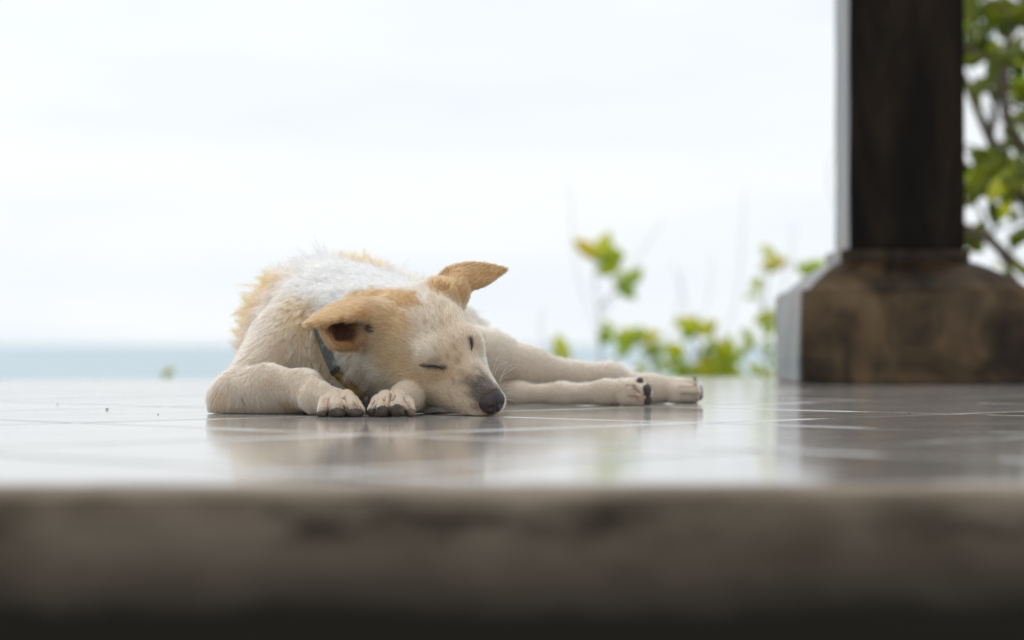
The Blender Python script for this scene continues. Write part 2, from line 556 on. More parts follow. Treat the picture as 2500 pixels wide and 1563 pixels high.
# ------------------------------------------------------------------ plants
def leaf_material(name, c1, c2):
    m, nt, b = new_mat(name)
    oi = node(nt, 'ShaderNodeObjectInfo')
    r = ramp(nt, [(0.0, c1), (1.0, c2)])
    nt.links.new(oi.outputs['Random'], r.inputs['Fac'])
    tr = node(nt, 'ShaderNodeBsdfTranslucent')
    mxs = node(nt, 'ShaderNodeMixShader')
    mxs.inputs['Fac'].default_value = 0.55
    nt.links.new(r.outputs['Color'], b.inputs['Base Color'])
    b.inputs['Roughness'].default_value = 0.4
    g2 = node(nt, 'ShaderNodeHueSaturation', Value=1.5, Saturation=1.05)
    nt.links.new(r.outputs['Color'], g2.inputs['Color'])
    nt.links.new(g2.outputs['Color'], tr.inputs['Color'])
    nt.links.new(b.outputs['BSDF'], mxs.inputs[1])
    nt.links.new(tr.outputs['BSDF'], mxs.inputs[2])
    out = nt.nodes.get('Material Output')
    nt.links.new(mxs.outputs['Shader'], out.inputs['Surface'])
    return m
lm_young = leaf_material('young_leaf', (0.42, 0.54, 0.05), (0.66, 0.65, 0.09))
lm_yellow = leaf_material('yellow_leaf', (0.62, 0.54, 0.08), (0.68, 0.60, 0.12))
lm_dark = leaf_material('mature_leaf', (0.10, 0.15, 0.010), (0.31, 0.33, 0.025))
stem_mat = noise_mat('grey_green_stem', [(0.3, (0.42, 0.44, 0.38)), (0.7, (0.55, 0.55, 0.48))], 40, rough=0.8)
bark_mat = noise_mat('brown_bark', [(0.3, (0.06, 0.045, 0.03)), (0.7, (0.16, 0.125, 0.09))], 18, rough=0.9, bump=0.5)
twig_mat = noise_mat('dry_twig', [(0.3, (0.42, 0.44, 0.42)), (0.7, (0.55, 0.55, 0.52))], 30, rough=0.9)

def leaf_mesh(name, L=1.0, W=0.56, mat=None):
    """oval blade along +Y, slightly cupped and curled, with thickness"""
    V, Fc = [], []
    n = 7
    for side in (0, 1):
        for i in range(n):
            t = i / (n - 1)
            w = W / 2 * math.sin(math.pi * min(1, t * 0.93 + 0.05)) ** 0.75 * (1 - 0.15 * t)
            for s in (-1, 0, 1):
                V.append((s * w, t * L, 0.16 * abs(s) * w - 0.18 * t * t * L + (0.012 if side == 0 else -0.006)))
    for side in (0, 1):
        o = side * n * 3
        for i in range(n - 1):
            for s in range(2):
                q = (o + i * 3 + s, o + i * 3 + s + 1, o + (i + 1) * 3 + s + 1, o + (i + 1) * 3 + s)
                Fc.append(q if side == 0 else q[::-1])
    o = n * 3
    for i in range(n - 1):
        for s in (0, 2):
            q = (i * 3 + s, (i + 1) * 3 + s, o + (i + 1) * 3 + s, o + i * 3 + s)
            Fc.append(q if s == 0 else q[::-1])
    me = bpy.data.meshes.new(name)
    me.from_pydata(V, [], Fc)
    me.update()
    me.polygons.foreach_set('use_smooth', [True] * len(me.polygons))
    me.materials.append(mat)
    return me
leaf_young = leaf_mesh('young_leaf', mat=lm_young)
leaf_yellow = leaf_mesh('yellow_leaf', mat=lm_yellow)
leaf_dark = leaf_mesh('mature_leaf', W=0.5, mat=lm_dark)

def add_leaf(parent, root, centre, size, me, r_):
    """a leaf growing from root, its blade centred near centre"""
    root, centre = np.asarray(root), np.asarray(centre)
    d = centre - root
    if np.linalg.norm(d) < 1e-4: d = np.array([0, 0, 1.0])
    d = d / np.linalg.norm(d) + r_.normal(0, 0.25, 3)
    d /= np.linalg.norm(d)
    side = np.cross(d, r_.normal(0, 1, 3)); side /= np.linalg.norm(side)
    if abs(side[0]) + abs(side[2]) < 1.2 or abs(np.cross(side, d)[1]) < 0.6:                       # most blades turn a broad side outward
        side = np.cross(d, np.array([0, 1.0, 0]) + r_.normal(0, 0.3, 3))
        side -= d * (side @ d); side /= np.linalg.norm(side)
    nrm = np.cross(side, d)
    o = bpy.data.objects.new('leaf', me)
    col.objects.link(o)
    base = centre - d * size * 0.5
    M = Matrix(((side[0], d[0], nrm[0], base[0] - parent.location[0]), (side[1], d[1], nrm[1], base[1] - parent.location[1]), (side[2], d[2], nrm[2], base[2] - parent.location[2]), (0, 0, 0, 1)))
    o.parent = parent
    o.matrix_local = M @ Matrix.Scale(size, 4)
    return o

def plant(name, label, Y, stems, leaves, twigs=(), seed=1, cat='plant', group=None):
    """stems: lists of display-pixel points; leaves: (x, y, size_px, kind)"""
    r_ = np.random.default_rng(seed)
    Y = Y * 1.42
    x0, y0 = stems[0][0]
    u0, v0 = D(x0, 905)
    base = P(u0, v0, Y); base[2] = -1.15
    e = empty(name, base)
    tag(e, label, cat, group)
    S = []
    for st in stems:
        pts = [P(*D(x, y), Y + r_.normal(0, 0.03)) for x, y in st]
        if st is stems[0]:
            pts = [base] + pts
        pts = spline(pts, 4 * len(pts))
        S.append(tube(pts, np.linspace(0.0055, 0.0026, len(pts)), 6))
    mesh_obj('stem', *merge(S), stem_mat, e)
    for tw in twigs:
        pts = [P(*D(x, y), Y + r_.normal(0, 0.05)) for x, y in tw]
        pts = spline(pts, 10)
        mesh_obj('twig', *tube(pts, np.linspace(0.0024, 0.0013, 10), 5), twig_mat, e)
    allp = [np.array(p, float) for st in stems for p in spline(np.array(st, float), 20)]
    extra = [(x + r_.uniform(-26, 26), min(y + r_.uniform(-14, 24), 890), s * r_.uniform(0.55, 0.85), 'g') for x, y, s, k in leaves if len(leaves) > 4 and r_.uniform() < 0.4]
    for x, y, s, k in list(leaves) + extra:
        Yl = Y + r_.normal(0, 0.05)
        near = min(allp, key=lambda p: (p[0] - x) ** 2 + (p[1] - y) ** 2)
        root = P(*D(*near), Y)
        c_ = P(*D(x, y), Yl)
        size = s * 1.75 * Yl / F
        add_leaf(e, root, c_, size, {'g': leaf_young, 'y': leaf_yellow, 'd': leaf_dark}[k], r_)
        if np.linalg.norm(c_ - root) > size * 0.75:
            mid = c_ * 0.5 + root * 0.5 + np.array([0, 0, 0.006])
            mesh_obj('leaf_stalk', *tube(bezier(root, mid, c_, 5), [0.0014] * 5, 5), stem_mat, e)
    return e

plant('shrub', 'tall forked sapling with a yellow leaf at its crown, beyond the terrace edge', 7.0,
      [[(1418, 880), (1416, 800), (1414, 730), (1404, 660), (1412, 615)], [(1414, 730), (1440, 700), (1478, 668)]],
      [(1386, 588, 44, 'y'), (1424, 582, 48, 'g'), (1444, 598, 46, 'g'), (1420, 612, 50, 'g'), (1440, 634, 44, 'g'), (1452, 655, 34, 'g'),
       (1474, 658, 46, 'g'), (1497, 655, 40, 'g'), (1476, 682, 44, 'g'), (1434, 773, 40, 'g'), (1426, 795, 44, 'g'), (1440, 868, 30, 'g')],
      twigs=[[(1416, 800), (1362, 640), (1345, 430)], [(1414, 760), (1500, 620), (1565, 520)]], seed=3)
plant('shrub', 'tiny low seedling with one round leaf, next to the outstretched hind legs', 6.6,
      [[(1330, 880), (1327, 846)]], [(1326, 826, 46, 'g'), (1318, 838, 30, 'g'), (1372, 862, 34, 'g')], twigs=[[(1330, 870), (1276, 780), (1284, 730)]], seed=4)
plant('shrub', 'low loose shrub with arching yellow-green leaves between sapling and bushy shrub', 7.3,
      [[(1548, 880), (1530, 840), (1500, 805)], [(1530, 850), (1545, 815), (1512, 790)], [(1548, 870), (1556, 830)]],
      [(1478, 806, 44, 'g'), (1486, 790, 40, 'g'), (1508, 786, 40, 'g'), (1528, 792, 36, 'g'), (1532, 806, 40, 'y'), (1545, 826, 44, 'g'),
       (1555, 852, 46, 'g'), (1545, 872, 44, 'g'), (1570, 866, 40, 'g'), (1474, 826, 34, 'g'), (1506, 880, 34, 'g')], twigs=[[(1548, 850), (1600, 740), (1610, 640)], [(1530, 830), (1660, 740), (1680, 600)]], seed=5)
plant('shrub', 'fullest bushy yellow-green shrub beyond the terrace edge', 6.9,
      [[(1640, 890), (1645, 840), (1650, 780)], [(1640, 870), (1600, 830)], [(1645, 850), (1690, 810)], [(1645, 860), (1720, 845)]],
      [(1628, 768, 46, 'g'), (1636, 786, 44, 'g'), (1666, 768, 44, 'g'), (1655, 786, 46, 'y'), (1672, 792, 44, 'g'), (1686, 806, 44, 'g'),
       (1668, 818, 46, 'g'), (1698, 824, 44, 'g'), (1704, 846, 44, 'g'), (1690, 858, 48, 'g'), (1668, 858, 44, 'y'), (1660, 878, 48, 'g'),
       (1682, 880, 46, 'g'), (1592, 826, 44, 'g'), (1590, 848, 46, 'g'), (1600, 868, 46, 'g'), (1610, 884, 44, 'g'), (1720, 818, 36, 'g'),
       (1730, 840, 36, 'g'), (1726, 866, 40, 'g'), (1700, 884, 44, 'g'), (1640, 884, 40, 'g'), (1745, 886, 30, 'g')],
      twigs=[[(1645, 830), (1620, 720), (1590, 620)], [(1690, 830), (1740, 700), (1760, 440)]], seed=6)
plant('shrub', 'slim upright sapling with sparse leaves beside the column plinth', 6.8,
      [[(1812, 890), (1814, 800), (1806, 730), (1812, 660), (1822, 615)], [(1806, 735), (1785, 690)], [(1813, 850), (1775, 815)]],
      [(1816, 598, 40, 'g'), (1830, 624, 44, 'y'), (1820, 634, 34, 'g'), (1786, 672, 34, 'g'), (1786, 692, 40, 'g'), (1812, 750, 40, 'g'), (1818, 780, 44, 'g'),
       (1816, 815, 40, 'g'), (1822, 850, 44, 'g'), (1812, 880, 44, 'g'), (1772, 806, 36, 'g'), (1760, 820, 30, 'g'), (1930, 630, 40, 'g'), (1905, 640, 34, 'g')],
      twigs=[[(1812, 800), (1860, 640), (1878, 530)], [(1815, 860), (1985, 600), (1955, 420), (1985, 320)]], seed=7)
plant('shrub', 'single leafy shoot tip poking above the terrace edge by the open sea', 6.2,
      [[(396, 930), (393, 896)]], [(393, 884, 24, 'g'), (400, 880, 20, 'g'), (386, 890, 18, 'g')], seed=8)

# tree on the right behind the column
def tree():
    Y = 6.4
    r_ = np.random.default_rng(21)
    base = P(2620, 960, Y); base[2] = -0.6
    e = empty('tree', base)
    tag(e, 'leafy green tree with tangled brown branches behind the dark column', 'tree')
    def q(x, y, dY=0.0): return P(*D(x, y), Y + dY)
    br = [
        ([base, q(2530, 820), q(2480, 600), q(2460, 300), q(2440, -100), q(2430, -500)], 0.040, 0.016),
        ([q(2500, 700), q(2418, 640, -.1), q(2340, 570, -.15), q(2282, 540, -.2), q(2235, 500, -.2)], 0.016, 0.007),
        ([q(2478, 590), q(2400, 440, .1), q(2340, 330, .12), q(2300, 240, .15), q(2262, 150, .15)], 0.020, 0.009),
        ([q(2466, 400), q(2385, 300, -.1), q(2372, 180, -.12), q(2390, 60, -.1), q(2418, 0, -.1), q(2450, -80, 0)], 0.015, 0.008),
        ([q(2340, 330, .12), q(2352, 200, .2), q(2330, 90, .2), q(2290, 20, .2), q(2260, -60, .2)], 0.011, 0.006),
        ([q(2500, 690), q(2440, 520, .2), q(2400, 470, .25), q(2310, 420, .3)], 0.012, 0.005),
        ([q(2530, 800), q(2430, 700, .1), q(2360, 600, .2), q(2300, 470, .3)], 0.010, 0.004),
        ([q(2372, 180, -.12), q(2330, 140, -.2), q(2286, 110, -.2)], 0.006, 0.003),
        ([q(2400, 440, .1), q(2330, 420, .0), q(2280, 350, .0)], 0.006, 0.003),
        ([q(2462, 320), q(2420, 270, .1), q(2300, 200, .1)], 0.007, 0.004),
        ([q(2460, 250), q(2560, 100), q(2640, -80)], 0.014, 0.006),
        ([q(2480, 560), q(2580, 400), q(2660, 260)], 0.014, 0.006),
    ]
    sk = []
    for i, (pts, r0, r1) in enumerate(br):
        s = spline(pts, 5 * len(pts))
        sk += [x for x in s]
        mesh_obj('trunk' if i == 0 else 'branch', *tube(s, np.linspace(r0, r1, len(s)) * (1 + 0.08 * r_.normal(0, 1, len(s))), 8), bark_mat, e)
    sk = np.array(sk)
    for _ in range(16):                                   # thin crossing twigs
        a_ = sk[r_.integers(len(sk))]
        d_ = np.array([r_.uniform(-0.30, 0.10), r_.normal(0, 0.12), r_.uniform(-0.12, 0.30)])
        tw = spline([a_, a_ + d_ * 0.5 + r_.normal(0, 0.02, 3), a_ + d_], 8)
        mesh_obj('twig', *tube(tw, np.linspace(0.004, 0.0015, 8), 5), bark_mat, e)
    # leaf clusters given as display pixel blobs: (x, y, radius, count)
    blobs = [(2330, 50, 62, 22), (2385, 30, 50, 14), (2300, 110, 40, 8), (2350, 150, 45, 10), (2400, 130, 35, 6), (2385, 215, 40, 9), (2325, 225, 30, 4),
             (2400, 330, 35, 8), (2415, 270, 35, 5), (2330, 395, 45, 13), (2295, 415, 30, 8), (2380, 400, 45, 14), (2410, 440, 40, 10), (2360, 425, 40, 8), (2285, 570, 28, 5), (2390, 640, 30, 5),
             (2300, 460, 25, 4), (2420, 550, 30, 4), (2285, 30, 30, 7), (2480, 100, 80, 14), (2500, 260, 80, 12), (2480, 420, 70, 12), (2560, 180, 100, 12), (2420, -60, 90, 12), (2320, -70, 70, 8), (2360, 500, 40, 3), (2405, 200, 30, 5)]
    for bx, by, br_, n in blobs:
        for _ in range(n):
            a = r_.uniform(0, 6.28); rr = br_ * math.sqrt(r_.uniform(0, 1))
            dY = r_.normal(0, 0.22)
            c_ = P(*D(bx + rr * math.cos(a), by + rr * math.sin(a)), Y + dY)
            k = np.argmin(((sk - c_) ** 2).sum(1))
            size = r_.uniform(0.055, 0.092)
            me = leaf_dark if r_.uniform() < 0.92 else leaf_young
            add_leaf(e, sk[k], c_, size, me, r_)
    return e
tree()

# crumbs and grit lying on the tiles
def crumb(u, v, s, label, seed):
    s = s * 0.6
    r_ = np.random.default_rng(seed)
    Y = FL(v)
    c_ = P(u, v, Y)
    V = []
    for k in range(3):
        for i in range(6):
            a = 6.283 * i / 6
            rr = [0.6, 1.0, 0.5][k] * r_.uniform(0.75, 1.25)
            V.append((c_[0] + s * rr * math.cos(a) * 1.5, c_[1] + s * rr * math.sin(a), 0.0004 + [0, 0.5, 0.95][k] * s))
    Fc = [tuple(range(5, -1, -1)), tuple(range(12, 18))] + [(k * 6 + i, k * 6 + (i + 1) % 6, (k + 1) * 6 + (i + 1) % 6, (k + 1) * 6 + i) for k in range(2) for i in range(6)]
    o = mesh_obj('crumb', V, Fc, bark_mat, smooth=False)
    tag(o, label, 'crumb')
crumb(261, 1001, 0.0026, 'largest dark crumb of dirt on the bare tiles by the sea side', 1)
crumb(141, 988, 0.0016, 'faint speck of dirt on the tiles nearest the leafy shoot tip', 2)
crumb(386, 1013, 0.0014, 'tiny speck of dirt between the large crumb and the dog elbow', 3)
crumb(2220, 1011, 0.0022, 'dark crumb lying in the grout corner before the column', 4)
# ================================================================== DOG
# The body is one continuous surface: smooth-blended tapered limbs and ellipsoids
# sampled on a grid and polygonised (surface nets).
H = 0.0020                                           # grid step
GX0, GX1, GY0, GY1, GZ0, GZ1 = -0.42, 0.31, 2.60, 3.62, -0.008, 0.235
gxs = np.arange(GX0, GX1, H, dtype=np.float32)
gys = np.arange(GY0, GY1, H, dtype=np.float32)
gzs = np.arange(GZ0, GZ1, H, dtype=np.float32)
G = np.full((len(gxs), len(gys), len(gzs)), 0.05, np.float32)

# head pose (rows: world x, y, z of the head's forward / left / up axes)
HR = np.array([[0.55115, 0.83151, -0.06950], [-0.74334, 0.45145, -0.49360], [-0.37906, 0.32371, 0.86691]])
HO = np.array([-0.1286, 2.845, 0.0986])
def HW(x, y, z): return HO + 0.01 * (HR @ np.array([x, y, z], float))

PR = []                                              # every primitive, for fur attributes
class Cap:
    def __init__(s, a, ra, b, rb, flow=None, length=0.007, colour=None, lift=0.3):
        s.a, s.b, s.ra, s.rb = np.array(a, float), np.array(b, float), ra, rb
        s.flow = (s.b - s.a if flow is None else np.array(flow, float))
        s.flow = s.flow / (np.linalg.norm(s.flow) + 1e-9)
        s.length, s.colour, s.lift = length, colour, lift
        PR.append(s)
    def box(s):
        r = max(s.ra, s.rb)
        return np.minimum(s.a, s.b) - r, np.maximum(s.a, s.b) + r
    def sd(s, X, Y, Z):
        ba = s.b - s.a
        px, py, pz = X - np.float32(s.a[0]), Y - np.float32(s.a[1]), Z - np.float32(s.a[2])
        h = np.clip((px * np.float32(ba[0]) + py * np.float32(ba[1]) + pz * np.float32(ba[2])) / np.float32(ba @ ba + 1e-12), 0, 1)
        return np.sqrt((px - np.float32(ba[0]) * h) ** 2 + (py - np.float32(ba[1]) * h) ** 2 + (pz - np.float32(ba[2]) * h) ** 2) - (np.float32(s.ra) + np.float32(s.rb - s.ra) * h)
class Ell:
    def __init__(s, c, r, M=None, flow=(0, 0, -1), length=0.007, colour=None, lift=0.3, add=True):
        s.c, s.r = np.array(c, float), np.array(r, float)
        s.M = np.eye(3) if M is None else np.array(M, float)   # columns: axes in world
        s.flow = np.array(flow, float) / np.linalg.norm(flow)
        s.length, s.colour, s.lift = length, colour, lift
        if add: PR.append(s)
    def box(s):
        e = np.sqrt(((s.M * s.r) ** 2).sum(1))
        return s.c - e, s.c + e
    def sd(s, X, Y, Z):
        d = [X - np.float32(s.c[0]), Y - np.float32(s.c[1]), Z - np.float32(s.c[2])]
        k0 = k1 = 0
        for i in range(3):
            q = d[0] * np.float32(s.M[0, i]) + d[1] * np.float32(s.M[1, i]) + d[2] * np.float32(s.M[2, i])
            k0 = k0 + (q / np.float32(s.r[i])) ** 2
            k1 = k1 + (q / np.float32(s.r[i] ** 2)) ** 2
        k0 = np.sqrt(k0)
        return k0 * (k0 - 1) / (np.sqrt(k1) + np.float32(1e-6))
class Sheet:
    """thin curved flap given by a dense cloud of surface points"""
    def __init__(s, pts, th, flow, length, colour, lift=0.15):
        s.p, s.th = pts.astype(np.float32), th
        s.flow = np.array(flow, float) / np.linalg.norm(flow)
        s.length, s.colour, s.lift = length, colour, lift
        PR.append(s)
    def box(s): return s.p.min(0) - 0.004, s.p.max(0) + 0.004
    def sd(s, X, Y, Z):
        shp = np.broadcast(X, Y, Z).shape
        q = np.stack([np.broadcast_to(a, shp).ravel() for a in (X, Y, Z)], 1)
        out = np.full(len(q), 0.05, np.float32)
        near = np.where(((q > s.p.min(0) - 0.012) & (q < s.p.max(0) + 0.012)).all(1))[0]
        p2 = (s.p ** 2).sum(1)
        th = s.th.astype(np.float32) if hasattr(s.th, '__len__') else np.float32(s.th)
        for i in range(0, len(near), 6000):
            k = near[i:i + 6000]
            c0 = s.p.mean(0)
            a = q[k] - c0; b_ = s.p - c0
            d2 = np.maximum((a ** 2).sum(1)[:, None] - 2 * a @ b_.T + (b_ ** 2).sum(1)[None], 0)
            out[k] = (np.sqrt(d2) - th).min(1)
        return out.reshape(shp)

def smin(a, b_, k):
    h = np.maximum(np.float32(k) - np.abs(a - b_), 0) / np.float32(k)
    return np.minimum(a, b_) - h * h * np.float32(k * 0.25)

def sub_grid(lo, hi, pad):
    i0 = [max(0, int((lo[k] - pad - o) / H)) for k, o in enumerate((GX0, GY0, GZ0))]
    i1 = [min(n, int((hi[k] + pad - o) / H) + 2) for k, (o, n) in enumerate(((GX0, len(gxs)), (GY0, len(gys)), (GZ0, len(gzs))))]
    sl = tuple(slice(a, b_) for a, b_ in zip(i0, i1))
    return sl, gxs[sl[0]][:, None, None], gys[sl[1]][None, :, None], gzs[sl[2]][None, None, :]

def add_group(prims, k_in, k_out):
    los, his = zip(*(p.box() for p in prims))
    pad = 0.012 + max(k_in, k_out)
    sl, X, Y, Z = sub_grid(np.min(los, 0), np.max(his, 0), pad)
    acc = np.full(G[sl].shape, 0.08, np.float32)
    o = [s.start for s in sl]
    for p in prims:
        lo, hi = p.box()
        s2, x, y, z = sub_grid(lo, hi, pad)
        loc = tuple(slice(max(a.start - c, 0), a.stop - c) for a, c in zip(s2, o))
        acc[loc] = smin(acc[loc], p.sd(x, y, z), k_in)
    G[sl] = smin(G[sl], acc, k_out)

def carve(prim, k):
    lo, hi = prim.box()
    sl, X, Y, Z = sub_grid(lo, hi, 0.01)
    G[sl] = -smin(-G[sl], prim.sd(X, Y, Z), k)

def px(Y): return Y / F                                # metres per photo pixel at distance Y
WHITE = (0.57, 0.555, 0.535)
CREAM = (0.47, 0.35, 0.225)
PALE = (0.505, 0.405, 0.305)
TAN = (0.36, 0.185, 0.07)
FACE = (0.50, 0.385, 0.268)
HIND = (0.55, 0.46, 0.365)
FORE = (0.54, 0.44, 0.34)
ORANGE = (0.46, 0.225, 0.07)

def S(u, v, Y, r): return (P(u, v, Y), r * px(Y))
def cap(A, B, **kw): return Cap(A[0], A[1], B[0], B[1], **kw)

# ---- trunk
back = (0.45, 0.75, -0.15)
add_group([
    cap(S(752, 842, 2.925, 114), S(784, 824, 3.02, 142), flow=(-0.25, -0.2, -0.9), length=0.015, colour=PALE, lift=0.35),
    cap(S(772, 820, 3.035, 148), S(838, 822, 3.15, 152), flow=(-0.35, 0.35, 0.30), length=0.029, colour=WHITE, lift=0.80),
    cap(S(842, 822, 3.15, 150), S(985, 846, 3.32, 132), flow=back, length=0.024, colour=WHITE, lift=0.65),
    cap(S(985, 838, 3.32, 140), S(1085, 858, 3.40, 112), flow=back, length=0.016, colour=PALE, lift=0.4),
    cap(S(735, 880, 2.90, 95), S(860, 930, 2.88, 70), flow=(0.2, -0.2, -0.9), length=0.016, colour=PALE, lift=0.3),
], 0.05, 0.004)
# ---- neck
add_group([
    cap((HW(1.5, 0, 0.0), 0.052), (P(850, 800, 2.985), 0.074), flow=(-0.75, 0.5, -0.2), length=0.015, colour=WHITE, lift=0.4),
    cap((HW(2.5, -0.5, -2.0), 0.040), (P(800, 900, 2.93), 0.055), flow=(-0.45, 0.1, -0.85), length=0.014, colour=PALE, lift=0.35),
], 0.04, 0.035)
# ---- head
hb = -HR[:, 0]                                         # hair runs from nose to nape
def hflow(a, b_, c_): return HR @ np.array([a, b_, c_], float)
def E_(x, y, z, rx, ry, rz, **kw): return Ell(HW(x, y, z), np.array([rx, ry, rz]) * 0.01, HR, **kw)
def C_(a, ra, b_, rb, **kw): return Cap(HW(*a), ra * 0.01, HW(*b_), rb * 0.01, **kw)
head = [
    E_(4.2, 0, 0.9, 6.4, 5.5, 4.9, flow=hflow(-1, 0, -0.1), length=0.0075, colour=CREAM),
    E_(8.8, 0, 1.3, 4.2, 4.3, 2.9, flow=hflow(-1, 0, 0.1), length=0.0055, colour=FACE),
    C_((13.5, 0, -0.3), 2.15, (11.0, 0, 0.4), 3.0, length=0.0045, colour=FACE),
    C_((18.3, 0, -0.85), 1.42, (12.5, 0, 0.55), 1.75, length=0.0035, colour=FACE),
]
for s in (-1, 1):
    head += [
        E_(6.8, s * 3.0, -1.7, 4.6, 2.7, 3.2, flow=hflow(-1, s * 0.2, -0.35), length=0.0075, colour=CREAM),
        E_(2.8, s * 3.2, -2.2, 4.0, 2.6, 3.2, flow=hflow(-1, s * 0.1, -0.5), length=0.012, colour=FACE),
        C_((17.7, s * 0.85, -2.1), 1.42, (11.5, s * 1.75, -2.1), 2.35, length=0.004, colour=FACE),
        E_(11.0, s * 2.55, 1.15, 1.5, 1.35, 1.35, flow=hflow(-1, s * 0.3, 0.2), length=0.004, colour=FACE),
        E_(10.4, s * 2.2, 2.5, 1.7, 1.5, 1.1, flow=hflow(-1, s * 0.3, 0.1), length=0.005, colour=FACE),
        E_(1.9, s * 4.5, 3.6, 2.4, 1.9, 2.1, flow=hflow(-0.6, s * 0.8, 0.1), length=0.008, colour=TAN),
    ]
head += [C_((16.6, 0, -3.3), 1.15, (8.0, 0, -3.9), 2.5, length=0.006, colour=WHITE)]
add_group(head, 0.013, 0.020)

# ---- ears: thin flaps
def sheet_points(rows, nu=46, nv=26):
    """rows: list of 3-D polylines (edge to edge), lofted"""
    rr = np.array([spline(r, nu) for r in rows])
    return np.array([spline(rr[:, i], nv) for i in range(nu)]).reshape(-1, 3)
def q1(x, y, Y): return P(*R1(x, y), Y)
# near ear: laid back, flap folded over the opening
near_ear = sheet_points([
    [q1(1400, 490, 2.812), q1(1230, 452, 2.806), q1(1040, 485, 2.812), q1(925, 545, 2.815), q1(812, 632, 2.812)],
    [q1(1420, 545, 2.800), q1(1250, 505, 2.782), q1(1050, 535, 2.786), q1(930, 580, 2.795), q1(812, 635, 2.806)],
    [q1(1420, 605, 2.795), q1(1250, 560, 2.768), q1(1060, 588, 2.768), q1(940, 615, 2.782), q1(813, 638, 2.802)],
    [q1(1400, 660, 2.795), q1(1240, 605, 2.768), q1(1060, 622, 2.765), q1(940, 638, 2.780), q1(814, 641, 2.801)],
])
add_group([Sheet(near_ear, 0.0024, q1(850, 640, 2.80) - q1(1300, 520, 2.78), 0.0055, TAN)], 0.004, 0.008)
# mound of the ear base and cupped rim under the flap
add_group([Ell(q1(1105, 695, 2.808), (0.019, 0.018, 0.0165), flow=(-0.3, -0.2, -0.9), length=0.006, colour=(0.48, 0.29, 0.14))], 0.004, 0.014)
rim = sheet_points([
    [q1(925, 655, 2.806), q1(950, 730, 2.800), q1(1000, 795, 2.793), q1(1090, 815, 2.790), q1(1190, 790, 2.800)],
    [q1(960, 650, 2.796), q1(975, 715, 2.787), q1(1010, 768, 2.781), q1(1085, 785, 2.780), q1(1185, 765, 2.795)],
], 40, 10)
add_group([Sheet(rim, 0.0026, q1(1000, 800, 2.79) - q1(1000, 700, 2.79), 0.006, TAN)], 0.004, 0.018)
# far ear: thrown out to the side
far_ear = sheet_points([
    [q1(1760, 330, 2.885), q1(1850, 232, 2.872), q1(1990, 193, 2.885), q1(2130, 198, 2.898), q1(2280, 234, 2.905)],
    [q1(1800, 370, 2.875), q1(1900, 285, 2.855), q1(2020, 248, 2.873), q1(2140, 240, 2.890), q1(2282, 235, 2.905)],
    [q1(1840, 450, 2.870), q1(1935, 352, 2.842), q1(2030, 310, 2.862), q1(2140, 288, 2.882), q1(2282, 236, 2.905)],
    [q1(1900, 540, 2.865), q1(1970, 425, 2.840), q1(2030, 362, 2.856), q1(2150, 325, 2.878), q1(2282, 238, 2.905)],
    [q1(1930, 570, 2.870), q1(1990, 455, 2.854), q1(2020, 390, 2.864), q1(2120, 345, 2.882), q1(2280, 240, 2.906)],
])
add_group([Sheet(far_ear, 0.0024, q1(2280, 235, 2.905) - q1(1880, 350, 2.85), 0.0055, TAN)], 0.004, 0.022)

# ---- front leg stretched to the side, paw in front (dog's right)
down = (0, 0, -1)
add_group([
    cap(S(690, 850, 2.905, 84), S(572, 968, 2.815, 44), length=0.009, colour=FORE, flow=(-0.5, -0.2, -0.8)),
    cap(S(566, 965, 2.812, 46), S(650, 952, 2.800, 54), length=0.007, colour=FORE, flow=(0.25, 0, -0.9)),
    cap(S(650, 952, 2.800, 52), S(742, 952, 2.782, 40), length=0.007, colour=FORE, flow=(0.5, 0, -0.8)),
    cap(S(545, 990, 2.815, 26), S(700, 990, 2.795, 24), length=0.007, colour=CREAM, flow=(0.3, 0, -0.9)),
    cap(S(742, 952, 2.782, 40), S(775, 972, 2.745, 36), length=0.006, colour=FORE, flow=(0.7, -0.3, -0.6)),
], 0.018, 0.012)
def paw(toes, heel, k_out=0.008):
    ps = [cap(heel[0], heel[1], length=0.005, colour=FORE, flow=(0.1, -0.7, -0.6))]
    add_group(ps, 0.01, k_out)
    for knuckle, tip in toes:
        add_group([cap(knuckle, tip, length=0.0030, colour=FORE, flow=(0, -0.7, -0.6), lift=0.18)], 0.004, 0.0012)
def s3(x, y, Y, r): return S(*R3(x, y), Y, r / 7.56)
YP = 2.675
paw([(s3(290, 470, 2.700, 150), s3(215, 620, YP, 108)),
     (s3(430, 360, 2.700, 135), s3(455, 580, YP - .010, 132)),
     (s3(650, 370, 2.700, 140), s3(770, 590, YP - .008, 128)),
     (s3(760, 450, 2.712, 120), s3(915, 620, YP + .008, 84))],
    (S(775, 972, 2.745, 37), s3(500, 440, 2.712, 200)))
# ---- the other front leg, running back under the chin (dog's left)
add_group([
    cap(S(1075, 975, 2.850, 32), S(1020, 966, 2.790, 37), length=0.006, colour=FORE, flow=(-0.4, -0.7, -0.4)),
    cap(S(1020, 966, 2.790, 37), S(992, 968, 2.735, 36), length=0.005, colour=FORE, flow=(-0.3, -0.7, -0.5)),
    cap(S(1140, 985, 2.900, 36), S(1075, 982, 2.850, 32), length=0.007, colour=FORE, flow=(-0.6, -0.6, -0.3)),
], 0.012, 0.003)
paw([(s3(1240, 440, 2.705, 120), s3(1130, 610, YP + .002, 92)),
     (s3(1370, 370, 2.700, 135), s3(1320, 590, YP - .010, 122)),
     (s3(1600, 390, 2.700, 145), s3(1570, 590, YP - .010, 130)),
     (s3(1760, 480, 2.705, 130), s3(1810, 600, YP + .002, 108))],
    (S(995, 968, 2.735, 36), s3(1540, 440, 2.712, 190)), 0.006)

